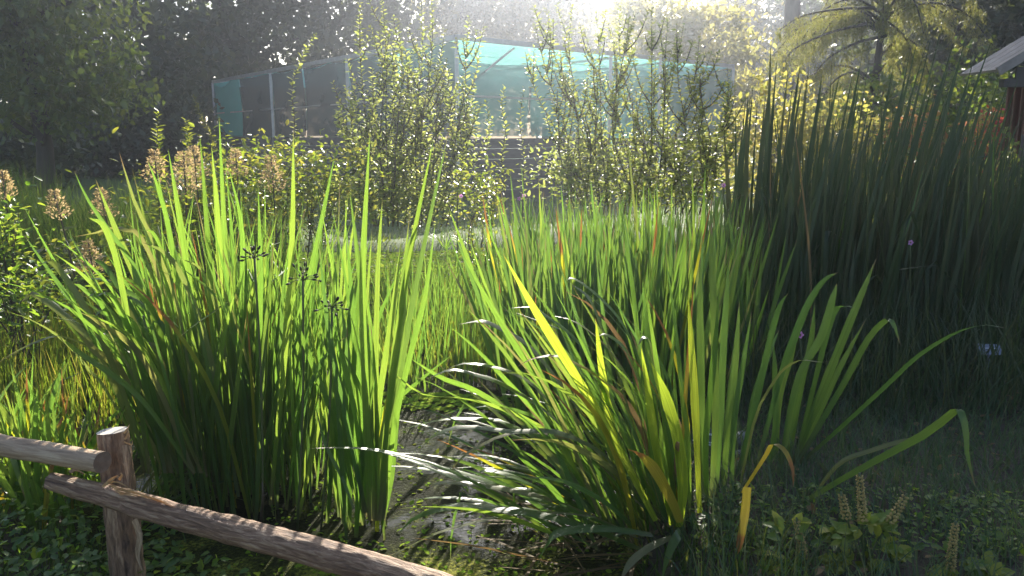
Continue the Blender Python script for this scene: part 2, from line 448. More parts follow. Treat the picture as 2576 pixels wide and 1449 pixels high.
# the net: woven green shade cloth, part holes, part cloth
def net_mat(name, colr, trc, fill):
    m, nt, out = nodes(name); L = nt.links.new
    geo = N(nt, 'ShaderNodeNewGeometry')
    nz = N(nt, 'ShaderNodeTexNoise', Scale=1.3, Detail=4.0); L(geo.outputs['Position'], nz.inputs['Vector'])
    mr = N(nt, 'ShaderNodeMapRange'); L(nz.outputs['Fac'], mr.inputs[0])
    mr.inputs[3].default_value = fill - .12; mr.inputs[4].default_value = fill + .12
    df = N(nt, 'ShaderNodeBsdfDiffuse'); df.inputs[0].default_value = (*colr, 1)
    tl = N(nt, 'ShaderNodeBsdfTranslucent'); tl.inputs[0].default_value = (*trc, 1)
    a = N(nt, 'ShaderNodeMixShader'); a.inputs[0].default_value = .6; L(df.outputs[0], a.inputs[1]); L(tl.outputs[0], a.inputs[2])
    tp = N(nt, 'ShaderNodeBsdfTransparent')
    b = N(nt, 'ShaderNodeMixShader'); L(mr.outputs[0], b.inputs[0]); L(tp.outputs[0], b.inputs[1]); L(a.outputs[0], b.inputs[2])
    L(b.outputs[0], out.inputs['Surface'])
    return m
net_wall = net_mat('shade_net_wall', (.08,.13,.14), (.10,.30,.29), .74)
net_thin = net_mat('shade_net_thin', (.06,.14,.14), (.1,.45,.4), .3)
net_sun_painted = net_mat('shade_net_painted_sun', (.05,.2,.18), (.2,.8,.7), .9)  # same cloth, sunlit glow painted into the colour of the end bay
net_dark_painted = net_mat('shade_net_painted_dark', (.03,.042,.052), (.02,.06,.065), .9)  # same cloth, shade of the left side painted into the colour
net_roof = net_mat('shade_net_roof', (.1,.26,.25), (.28,.72,.66), .82)

# ------------------------------------------------------------------ ground, lawn, water
def pond_edge(x, y):
    """positive inside the pond (roughly metres from the bank)"""
    left = 9.0
    near = y - (2.02 + 0.10 * math.sin(x * 2.1) + max(0, -x - .75) * 0.8)
    far = 10.2 + 0.5 * math.sin(x * .8) - y
    rt = (0.36 + max(0, y - 2.6) * 0.48 + .06 * math.sin(y * 3)) - x
    lf = x + 3.0 + 0.35 * max(0, y - 3) + .15 * math.sin(y * 2)
    return min(near, far, rt, lf)

def gz(x, y):
    d = pond_edge(x, y)
    n = mnoise.noise(Vector((x * .5, y * .5, 0))) * .05 + mnoise.noise(Vector((x * 2.3, y * 2.3, 3))) * .02
    if d > 0: return -min(.45, d * .8) + n * .3 - .015
    return min(.10, -d * .35) + n * min(1, -d * 2)

def axis(lo, hi, step, far, grow_=1.35):
    a = list(np.arange(lo, hi + 1e-6, step))
    s = step
    while a[-1] < far: s *= grow_; a.append(a[-1] + s)
    s = step
    while a[0] > -far: s *= grow_; a.insert(0, a[0] - s)
    return a
gx, gy = axis(-6, 6, .12, 140), axis(0.4, 13, .12, 140)
gv = [(x, y, gz(x, y)) for y in gy for x in gx]
nx = len(gx)
gf = np.array([(j*nx+i, j*nx+i+1, (j+1)*nx+i+1, (j+1)*nx+i) for j in range(len(gy)-1) for i in range(nx-1)])
m, nt, out = nodes('ground_earth'); L = nt.links.new
geo = N(nt, 'ShaderNodeNewGeometry')
n1 = N(nt, 'ShaderNodeTexNoise', Scale=.7, Detail=5.0); L(geo.outputs['Position'], n1.inputs['Vector'])
n2 = N(nt, 'ShaderNodeTexNoise', Scale=28., Detail=6.0, Roughness=.7); L(geo.outputs['Position'], n2.inputs['Vector'])
r1 = ramp(nt, [(.3, (.035,.028,.02)), (.7, (.09,.07,.045))]); L(n2.outputs['Fac'], r1.inputs[0])
r2 = ramp(nt, [(.3, (.04,.075,.018)), (.7, (.085,.125,.028))]); L(n2.outputs['Fac'], r2.inputs[0])
sp = N(nt, 'ShaderNodeSeparateXYZ'); L(geo.outputs['Position'], sp.inputs[0])
mr = N(nt, 'ShaderNodeMapRange'); L(sp.outputs['Y'], mr.inputs[0]); mr.inputs[1].default_value = 8.0; mr.inputs[2].default_value = 9.0
mm = N(nt, 'ShaderNodeMix', _data_type='RGBA'); L(mr.outputs[0], mm.inputs[0]); L(r1.outputs[0], mm.inputs[6]); L(r2.outputs[0], mm.inputs[7])
bs = N(nt, 'ShaderNodeBsdfPrincipled', Roughness=.9); L(mm.outputs[2], bs.inputs['Base Color'])
bp = N(nt, 'ShaderNodeBump', Strength=.7, Distance=.03); L(n2.outputs['Fac'], bp.inputs['Height']); L(bp.outputs[0], bs.inputs['Normal'])
L(bs.outputs[0], out.inputs['Surface'])
tag(link('ground', mesh_from(gv, gf, None, True, 'ground'), m), kind='structure')

m, nt, out = nodes('pond_water'); L = nt.links.new
geo = N(nt, 'ShaderNodeNewGeometry')
n1 = N(nt, 'ShaderNodeTexNoise', Scale=3.2, Detail=5.0, Distortion=.8); L(geo.outputs['Position'], n1.inputs['Vector'])
mp = N(nt, 'ShaderNodeMapping'); mp.inputs['Scale'].default_value = (26, 60, 1); L(geo.outputs['Position'], mp.inputs[0])
n2 = N(nt, 'ShaderNodeTexNoise', Scale=1., Detail=3.0); L(mp.outputs[0], n2.inputs['Vector'])
n3 = N(nt, 'ShaderNodeTexNoise', Scale=70., Detail=5.0, Roughness=.7); L(geo.outputs['Position'], n3.inputs['Vector'])
ra = ramp(nt, [(.42, (0, 0, 0)), (.52, (1, 1, 1))]); L(n1.outputs['Fac'], ra.inputs[0])
ca = ramp(nt, [(.3, (.009,.010,.005)), (.5, (.022,.026,.008)), (.62, (.07,.08,.018)), (.78, (.30,.29,.05))])
n4 = N(nt, 'ShaderNodeTexNoise', Scale=5.5, Detail=4.0); L(geo.outputs['Position'], n4.inputs['Vector'])
mxc = N(nt, 'ShaderNodeMath', _operation='MULTIPLY_ADD'); L(n4.outputs['Fac'], mxc.inputs[0]); mxc.inputs[1].default_value = .8
sbc = N(nt, 'ShaderNodeMath', _operation='SUBTRACT'); L(n3.outputs['Fac'], sbc.inputs[0]); sbc.inputs[1].default_value = .47; L(sbc.outputs[0], mxc.inputs[2]); mxd = N(nt, 'ShaderNodeMath', _operation='MULTIPLY_ADD'); mxd.inputs[1].default_value = .16; L(mxc.outputs[0], mxd.inputs[2]); L(mxd.outputs[0], ca.inputs[0])
w = N(nt, 'ShaderNodeBsdfPrincipled', Roughness=.03, IOR=1.33); w.inputs['Base Color'].default_value = (.008,.009,.005, 1)
b1 = N(nt, 'ShaderNodeBump', Strength=.22, Distance=.02); L(n2.outputs['Fac'], b1.inputs['Height']); L(b1.outputs[0], w.inputs['Normal'])
al = N(nt, 'ShaderNodeBsdfPrincipled', Roughness=.3, IOR=1.33); al.inputs['Specular IOR Level'].default_value = .08; L(ca.outputs[0], al.inputs['Base Color'])
b2 = N(nt, 'ShaderNodeBump', Strength=.8, Distance=.02); L(n3.outputs['Fac'], b2.inputs['Height']); L(b2.outputs[0], al.inputs['Normal'])
mxs = N(nt, 'ShaderNodeMixShader'); 
mq = N(nt, 'ShaderNodeSeparateXYZ'); L(geo.outputs['Position'], mq.inputs[0])
near_ = N(nt, 'ShaderNodeMapRange'); L(mq.outputs['Y'], near_.inputs[0]); near_.inputs[1].default_value = 2.75; near_.inputs[2].default_value = 2.4; L(near_.outputs[0], mxd.inputs[0])
ad_ = N(nt, 'ShaderNodeMath', _operation='MULTIPLY_ADD', _use_clamp=True); L(near_.outputs[0], ad_.inputs[0]); ad_.inputs[1].default_value = .22; L(n1.outputs['Fac'], ad_.inputs[2]); L(ad_.outputs[0], ra.inputs[0])
L(ra.outputs[0], mxs.inputs[0]); L(w.outputs[0], mxs.inputs[1]); L(al.outputs[0], mxs.inputs[2])
L(mxs.outputs[0], out.inputs['Surface'])
wv = [(-6.5, 1.6, 0), (6.5, 1.6, 0), (6.5, 11.4, 0), (-6.5, 11.4, 0)]
tag(link('pond_water', mesh_from(wv, [(0, 1, 2, 3)], None, False), m), kind='structure')

# ------------------------------------------------------------------ trees
def tree(name, loc, label, mat, lobes, clumps, per, size, trunk_r, trunk_h, kind='quad', droop=.2, spread=.5, cat='tree', lean=(0, 0), group=None, limbs=10, flat=1.0):
    """lobes: (dx, dy, z, rx, ry, rz) ellipsoids that hold the leaf clumps"""
    e = empty(name, loc, label, cat, group)
    o = Vector(loc)
    top = o + Vector((lean[0], lean[1], trunk_h))
    tr = Acc()
    tr.tube([o + Vector((0, 0, -.2)), o.lerp(top, .3) + Vector((.08, 0, 0)), o.lerp(top, .65), top], [trunk_r*1.25, trunk_r, trunk_r*.75, trunk_r*.25], 9)
    vol = np.array([l[3]*l[4]*l[5] for l in lobes]); vol = vol / vol.sum()
    pick = rng.choice(len(lobes), clumps, p=vol)
    d = unit(clumps) * (rng.random(clumps) ** .45)[:, None]
    C = np.array([[o.x+l[0], o.y+l[1], l[2]] for l in lobes])[pick] + d * np.array([l[3:6] for l in lobes])[pick]
    far = np.argsort(-rng.random(clumps))[:limbs]
    for k in far:
        c = Vector(C[k]); s = min(.95, max(.2, (c.z - o.z) / trunk_h * .7))
        b = o.lerp(top, s)
        tr.tube([b, b.lerp(c, .5) + Vector((0, 0, .12 * (c - b).length)), c], [trunk_r*.42, trunk_r*.22, trunk_r*.06], 6)
    tr.build('trunk', treebark, e)
    cr = spread * (0.6 + .8 * rng.random(clumps))
    p = np.repeat(C, per, 0) + rng.normal(size=(clumps*per, 3)) * np.repeat(cr, per)[:, None] * np.array([.55, .55, .38*flat])
    n = len(p)
    ax = unit(n); ax[:, 2] -= droop; nr = unit(n) + np.array([0, 0, .8])
    ln = size * rng.uniform(.6, 1.4, n)
    rnd = np.clip(np.repeat(rng.random(clumps), per) * .6 + rng.random(n) * .4, 0, 1)
    cw = leaves('crown', mat, e, p, ax, nr, ln, ln * rng.uniform(.45, .7, n), rnd, kind=kind)
    return e

# left: tall dark broadleaved trees behind the enclosure
tree('broadleaf_tree', (X(180, 30), 30, 0), 'tall dark broadleaved tree filling the top left corner behind the sedges', darktree,
     [(0, 0, 8.5, 5.2, 4, 6.5), (2.5, -1, 4.0, 4, 3, 3.2), (-3, -1, 3.4, 4, 3, 2.8)], 520, 34, .34, .35, 9, spread=.9)
tree('broadleaf_tree', (X(600, 39), 39, 0), 'dark spreading tree directly above the far left end of the enclosure', darktree,
     [(0, 0, 11, 5.4, 4, 8.5), (1, -2, 4.2, 5, 3, 3.6), (-3, 0, 3.2, 3, 3, 2.6)], 680, 36, .38, .38, 15, spread=.9)
tree('broadleaf_tree', (X(960, 42), 42, 0), 'dark purple-grey tree rising behind the long left side of the enclosure', darktree,
     [(-1, 0, 12, 4.6, 4, 9), (0, -1, 4.0, 4.2, 3, 3.6)], 700, 36, .38, .34, 16, spread=.9)
tree('broadleaf_tree', (-7.9, 13.4, 0), 'green tree with drooping leafy sprays overhanging the left edge of the picture', lefttree,
     [(-.2, 0, 3.1, 2.1, 1.6, 1.5), (-1.2, 0, 4.4, 2.0, 1.6, 1.6), (.7, -.3, 2.2, 1.2, 1.0, .6), (4.9, .8, 4.75, 2.4, 1.6, .5)], 520, 40, .12, .13, 4.2, droop=.7, spread=.42, kind='leaf')  # last lobe: unseen limb added to shade the sedge bed
# dark understorey hedge at the foot of the left trees
tree('understorey_bush', (X(270, 26), 26, 0), 'dark low bush under the tall trees beyond the lit lawn strip', darktree,
     [(0, 0, 1.3, 3.2, 1.2, 1.3)], 140, 30, .26, .1, 2, spread=.6, cat='bush')
tree('understorey_bush', (X(20, 20), 20, 0), 'dark bush at the left edge below the drooping tree', darktree,
     [(0, 0, 1.0, 2.4, 1.2, 1.1)], 120, 30, .2, .1, 1.6, spread=.5, cat='bush')
tree('understorey_bush', (X(400, 27), 27, 0), 'dark bush left of the far left corner of the enclosure', darktree,
     [(0, 0, 1.5, 2.6, 1.2, 1.6)], 130, 30, .26, .1, 2, spread=.6, cat='bush')
# centre: lower hazy trees that let the sun over
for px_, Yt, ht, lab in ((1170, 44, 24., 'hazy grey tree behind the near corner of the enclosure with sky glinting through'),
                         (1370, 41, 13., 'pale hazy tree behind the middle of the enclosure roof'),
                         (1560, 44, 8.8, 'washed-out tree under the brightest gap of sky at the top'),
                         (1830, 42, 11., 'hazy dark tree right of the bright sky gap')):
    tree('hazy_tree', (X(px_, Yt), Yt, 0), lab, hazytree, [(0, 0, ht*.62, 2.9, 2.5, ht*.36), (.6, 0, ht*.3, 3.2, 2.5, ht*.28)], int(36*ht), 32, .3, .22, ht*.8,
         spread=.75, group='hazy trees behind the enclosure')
tree('golden_tree', (X(1700, 27), 27, 0), 'sunlit golden-green tree above the right end of the enclosure', goldtree,
     [(0, 0, 3.9, 2.5, 1.8, 2.0), (-.9, 0, 4.9, 1.7, 1.4, 1.2), (1.1, 0, 2.8, 1.9, 1.5, 1.4)], 260, 36, .19, .11, 4, spread=.5, kind='leaf')
# right: tall trees with high crowns, outside the picture above, that shade the right of the pond
for (tx, ty, lab, lb) in (
        (8.6, 25.5, 'tall bare-stemmed tree behind the yellow shrubs, its high crown shading the reedmace',
         [(-1.85, 0, 13.2, 2.8, 3.4, 3.3), (.6, .5, 13.4, 2.6, 3, 2.8)]),
        (12.2, 26, 'tall dark tree behind the weeping conifer with a high crown',
         [(0, 0, 12.8, 3.4, 3.4, 3.4), (.5, 0, 5.0, 2.0, 2.4, 2.4)]),
        (17.2, 25, 'tall dark tree beyond the hut at the right edge',
         [(0, 0, 10.5, 3.8, 3.4, 5.2), (0, 0, 4, 3, 2.4, 3)])):
    tree('tall_tree', (tx, ty, 0), lab, conifer, lb, 460, 34, .34, .26, 13, spread=.8)
tree('dark_conifer', (X(2330, 21), 21, 0), 'dark conifer with bluish needles behind the weeping branches', conifer,
     [(0, 0, 2.6, 1.9, 1.6, 2.0), (0, 0, 5.0, 1.5, 1.4, 2.2)], 240, 36, .2, .16, 6.5, droop=.6, spread=.55)
tree('dark_conifer', (X(2570, 20), 20, 0), 'dark conifer standing above the hut roof at the right edge', conifer,
     [(0, 0, 2.8, 2.2, 1.6, 2.2), (0, 0, 5.2, 1.6, 1.4, 2.2)], 260, 36, .2, .16, 6.5, droop=.6, spread=.55)
tree('far_tree', (X(2050, 36), 36, 0), 'grey-green far tree between the bright sky and the weeping conifer', darktree,
     [(0, 0, 4.5, 3.6, 2.5, 4.6)], 300, 32, .34, .26, 8, spread=.8)
tree('far_tree', (X(2450, 38), 38, 0), 'far dark tree closing the view above the hut', darktree,
     [(0, 0, 5, 5.5, 2.5, 5)], 330, 32, .36, .26, 8, spread=.85)

# weeping conifer: arching boughs with hanging sprays
def weeping():
    base = Vector((X(2160, 17), 17.3, 0))
    e = empty('weeping_conifer', base, 'weeping conifer with pale arching boughs and hanging sprays', 'tree')
    tr = Acc(); tr.tube([base + Vector((0,0,-.2)), base + Vector((.1, 0, 2)), base + Vector((.2, 0, 5.2))], [.14, .1, .03], 8)
    pts = []; 
    boughs = []
    for k in range(30):
        z0 = random.uniform(1.6, 5.0); ph = random.uniform(0, 6.28); Lb = random.uniform(1.2, 2.3)
        b = base + Vector((.05 + .03*z0, 0, z0))
        d = Vector((math.cos(ph), math.sin(ph)*.7, 0))
        boughs.append([b, b + d*Lb*.4 + Vector((0,0,.35)), b + d*Lb*.8 + Vector((0,0,.15)), b + d*Lb*1.1 + Vector((0,0,-.5))])
    for px in ([(2180, 60), (2080, 85), (1990, 130), (1965, 190)], [(2200, 20), (2120, 22), (2020, 40), (1962, 75)],
               [(2230, 90), (2150, 110), (2080, 150), (2040, 200)], [(2180, 30), (2240, 60), (2280, 100), (2300, 160)]):
        boughs.append([P(x, y, 16.6) for x, y in px])
    for b in boughs:
        sp_ = spline(b, 12)
        tr.tube(sp_, [.035 * (1 - .07 * i) for i in range(12)], 5)
        for i, p in enumerate(sp_[2:]):
            for _ in range(9):
                s = p + Vector((random.gauss(0, .05), random.gauss(0, .05), 0)); Lh = random.uniform(.12, .5)
                q = np.linspace(0, 1, 14)[:, None] * np.array([random.gauss(0, .05), random.gauss(0, .05), -Lh]) + np.array(s)
                pts.append(q)
    pts = np.concatenate(pts); n = len(pts)
    tr.build('trunk', treebark, e)
    ax = unit(n) * .7; ax[:, 2] -= .9
    leaves('crown', cedar, e, pts + rng.normal(size=(n, 3)) * .025, ax, unit(n), rng.uniform(.05, .1, n), rng.uniform(.012, .022, n), kind='quad')
weeping()

# garden shrubs behind the reedmace
def bush(name, loc, label, mat, r, h, n, size, cat='shrub', base=0.15, group=None, stems=7):
    e = empty(name, loc, label, cat, group); o = Vector(loc)
    st = Acc()
    tips = []
    for k in range(stems):
        ph = random.uniform(0, 6.28); rr = r * random.uniform(.2, .85)
        q = o + Vector((math.cos(ph)*rr, math.sin(ph)*rr*.7, h*random.uniform(.55, .95)))
        st.tube([o + Vector((math.cos(ph)*.05, math.sin(ph)*.05, -.05)), o.lerp(q, .5) + Vector((0, 0, .05*h)), q], [.018, .012, .004], 5); tips.append(q)
    st.build('stem', twig, e)
    k = max(8, n // 22)
    c = unit(k) * (rng.random(k) ** .4)[:, None] * np.array([r, r*.7, h*.5]) + np.array([o.x, o.y, o.z + h*.5 + base])
    p = c[rng.integers(0, k, n)] + rng.normal(size=(n, 3)) * r * .14
    ax = unit(n); ax[:, 2] += .1
    ln = size * rng.uniform(.6, 1.4, n)
    leaves('foliage', mat, e, p, ax, unit(n) + np.array([0, 0, .9]), ln, ln*.55, kind='leaf')
    return e
bush('yellow_shrub', (X(1935, 13.5), 13.5, 0), 'bright yellow sunlit shrub behind the left part of the reedmace', goldtree, 1.05, 2.3, 2600, .10)
bush('yellow_shrub', (X(2090, 13), 13.0, 0), 'yellow-green sunlit shrub in the middle behind the reedmace', goldtree, .95, 1.9, 2200, .09)
bush('orange_shrub', (X(2290, 12.6), 12.6, 0), 'orange and yellow autumn shrub behind the reedmace', orangeleaf, .7, 1.7, 1500, .085)
bush('orange_shrub', (X(2430, 12.2), 12.2, 0), 'orange shrub just left of the hut post', orangeleaf, .6, 1.65, 1500, .08)
bush('red_shrub', (X(2500, 12.6), 12.6, 0), 'crimson-leaved shrub seen below the hut eave', redleaf, .55, 2.0, 1300, .08)
bush('light_green_shrub', (X(2380, 14.8), 14.8, 0), 'light green shrub rising above the orange shrub', lefttree, 1.35, 2.75, 3000, .11)
bush('light_green_shrub', (X(2150, 15.5), 15.5, 0), 'green shrub standing under the weeping conifer boughs', lefttree, 1.1, 2.5, 2200, .11)
bush('bank_shrub', (X(2470, 8.6), 8.6, 0), 'glossy green shrub with white-shining leaves before the hut', shrubleaf, .55, 1.35, 1300, .075)
bush('bank_shrub', (X(2300, 10), 10.0, 0), 'yellow-lit low shrub glimpsed through the right of the reedmace', bramble, 1.0, .9, 1500, .07)

# ------------------------------------------------------------------ enclosure with green shade net
ROOF = 3.35
C0, CL, CR = G(1148, 92, ROOF), G(535, 205, ROOF), G(1845, 166, ROOF)
CB = CL + CR - C0
enc = empty('net_enclosure', (C0.x, C0.y, 0.05), 'large garden enclosure with steel frame, green shade net and dark board base', 'enclosure')
def scr_t(a, b, xs):                              # where the line a-b shows at photo column xs
    lo, hi = 0., 1.
    for _ in range(40):
        mdl = (lo + hi) / 2; p = a.lerp(b, mdl)
        xp = 1288 + F * p.x / (p.y * CP - (p.z - CAMZ) * SP)
        if (xp - xs) * (1 if b.x > a.x else -1) < 0: lo = mdl
        else: hi = mdl
    return lo
bays_r = [0] + [scr_t(C0, CR, x) for x in (1335, 1537, 1662)] + [1]
bays_l = [0, scr_t(C0, CL, 1000), scr_t(C0, CL, 872), scr_t(C0, CL, 760), scr_t(C0, CL, 680), scr_t(C0, CL, 600), 1]
def at(s, t, z):
    p = C0 + (CR - C0) * s + (CL - C0) * t; return Vector((p.x, p.y, z))
def part(name, mat, p, q, w, h):
    a = Acc(); a.beam(p, q, w, h); return a.build(name, mat, enc, False)
posts = [(s, 0) for s in bays_r if s != bays_r[1]] + [(0, t) for t in (bays_l[2], bays_l[4], 1)] + [(1, t) for t in (.33, .66, 1)] + [(s, 1) for s in (bays_r[2], bays_r[3])]
for s, t in posts:
    part('post', metal, at(s, t, -.1), at(s, t, ROOF - .06), .075, .075)
for (a, b) in (((0, 0), (1, 0)), ((0, 0), (0, 1)), ((1, 0), (1, 1)), ((0, 1), (1, 1))):
    part('roof_beam', metal, at(*a, ROOF - .01), at(*b, ROOF - .01), .07, .10)
for t in (.25, .5, .75):
    part('roof_rafter', metal, at(0.005, t, ROOF - .06), at(.995, t, ROOF - .06), .05, .05)
for s in (bays_r[2], bays_r[3]):
    part('roof_rafter', metal, at(s, .005, ROOF - .12), at(s, .995, ROOF - .12), .05, .05)
for z in (2.22,):
    part('rail', metal, at(.004, -.001, z), at(bays_r[2], -.001, z), .04, .04)
    part('rail', metal, at(.002, .01, z), at(.002, .99, z), .035, .035)
part('brace', metal, at(.01, .004, 2.3), at(.16, .004, ROOF - .1), .04, .04)
part('brace', metal, at(.004, .01, 2.3), at(.004, .09, ROOF - .1), .04, .04)
def net(name, mat, fn, nu, nv):
    v = [tuple(fn(i / nu, j / nv)) for j in range(nv + 1) for i in range(nu + 1)]
    f = np.array([(j*(nu+1)+i, j*(nu+1)+i+1, (j+1)*(nu+1)+i+1, (j+1)*(nu+1)+i) for j in range(nv) for i in range(nu)])
    return link(name, mesh_from(v, f, None, True), mat, enc)
ts = [0, .125, .25, .375, .5, .625, .75, .875, 1]
for k in range(8):                                # roof cloth in strips that sag between the rafters
    def fn(u, v, k=k):
        t = ts[k] + (ts[k+1] - ts[k] + .012) * v
        sag = .16 * math.sin(math.pi * v) * (.6 + .4 * math.sin(u * 9 + k)) + .05 * math.sin(u * 23 + k * 2) * math.sin(math.pi * v)
        return at(u, min(t, 1), ROOF - .035 - (.02 if k % 2 else 0) - sag)
    net('roof_net', net_roof, fn, 22, 6)
BZ = 1.42
for k in range(len(bays_r) - 1):
    s0, s1 = bays_r[k] + .004, bays_r[k+1] - .004
    net('wall_net', net_wall, lambda u, v: at(s0 + (s1-s0)*u, .0015 + .002*math.sin(u*7+v*5), BZ + (ROOF - .42 - .05*math.sin(u*3.1) - BZ)*v), 10, 6)
    net('upper_net', net_thin, lambda u, v: at(s0 + (s1-s0)*u, .0035 + .001*math.sin(u*5), ROOF - .5 + .42*v), 10, 3)
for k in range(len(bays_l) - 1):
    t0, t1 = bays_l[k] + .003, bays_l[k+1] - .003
    net('wall_net', net_sun_painted if k == 5 else net_dark_painted, lambda u, v: at(.003 + .004*math.sin(u*6+v*4), t0 + (t1-t0)*u, BZ + (ROOF - .08 - BZ)*v), 10, 6)
for k in range(3):
    net('wall_net', net_wall, lambda u, v: at(.995, (k + u)/3, .2 + (ROOF - .3)*v), 8, 6)
    net('wall_net', net_wall, lambda u, v: at((k + u)/3, .995, .2 + (ROOF - .3)*v), 8, 6)
bz = [.08 + i * .217 for i in range(7)]
for k in (0, 2, 3):                               # boards nailed along the foot of the two near walls
    s0, s1 = (0 if k == 0 else bays_r[k]), (bays_r[2] if k == 0 else bays_r[k+1])
    for i in range(6):
        z = (bz[i] + bz[i+1]) / 2
        part('board', darkboard, at(s0 + .006, -.004 - .001*(i % 2), z), at(s1 - .006, -.004 - .001*(i % 2), z), .025, .205)
for k in (0, 2, 4):
    t0, t1 = bays_l[k], bays_l[k+2]
    for i in range(6):
        z = (bz[i] + bz[i+1]) / 2
        part('board', darkboard, at(-.004 - .001*(i % 2), t0 + .004, z), at(-.004 - .001*(i % 2), t1 - .004, z), .025, .205)

# ------------------------------------------------------------------ hut at the right edge
hut = empty('garden_hut', (6.4, 9.6, 0), 'small wooden hut with pale gable roof cut by the right edge', 'hut')
def hpart(name, mat, p, q, w, h):
    a = Acc(); a.beam(p, q, w, h); return a.build(name, mat, hut, False)
EZ, HY0, HY1 = 2.16, 9.2, 9.95
hx0 = G(2490, 180, EZ).x; hx1 = hx0 + 2.5
xm = (hx0 + hx1) / 2; RZ = EZ + .78
for k in range(4):                                # roof boards on both slopes
    y0 = HY0 + (HY1 - HY0) * k / 4; y1 = y0 + (HY1 - HY0) / 4 - .012
    for sx, ex in ((hx0, xm), (hx1, xm)):
        hpart('roof_board', hutroof, (sx, (y0+y1)/2, EZ), (ex, (y0+y1)/2, RZ), y1 - y0, .03)
for sx in (hx0, hx1):
    hpart('fascia', hutroof, (sx, HY0 - .03, EZ - .01), (xm, HY0 - .03, RZ - .01), .03, .10)
for k in range(5):                                # boards of the gable
    z = EZ - .02 + k * .14; w_ = (RZ - z - .12) / .78 * (xm - hx0)
    if w_ > .1: hpart('gable_board', hutroof if k else hutdark, (xm - w_ + .1, HY0 + .06, z), (xm + w_ - .1, HY0 + .06, z), .025, .132)
hpart('tie_beam', hutdark, (hx0 + .12, HY0 + .08, EZ - .13), (hx1 - .12, HY0 + .08, EZ - .13), .1, .09)
wx0, wx1 = X(2541, 9.4), hx1 - .3
nb = 14
for k in range(nb):
    x = wx0 + (wx1 - wx0) * (k + .5) / nb
    hpart('wall_board', hutwall, (x, 9.45, 0), (x, 9.45, EZ - .1), (wx1 - wx0) / nb - .008, .03)
for k in range(3):
    y = 9.55 + k * .14
    hpart('wall_board', hutwall, (wx0 + .02, y, 0), (wx0 + .02, y, EZ - .1), .03, .13)
hpart('corner_post', hutwall, (wx0 - .005, 9.42, 0), (wx0 - .005, 9.42, EZ - .08), .09, .09)
pf = empty('picket_fence', (X(2540, 8.6), 8.6, 0), 'low weathered picket fence in front of the brown hut wall', 'fence')
for k in range(14):
    x = X(2533, 8.6) + k * .085
    a = Acc(); a.beam((x, 8.6, 0), (x + .01*(k % 3 - 1), 8.6, 1.45 + .03*(k % 3)), .02, .065); a.build('picket', picket, pf, False)
for z in (.4, 1.15):
    a = Acc(); a.beam((X(2530, 8.6), 8.63, z), (X(2530, 8.6) + 1.25, 8.63, z), .03, .06); a.build('rail', picket, pf, False)

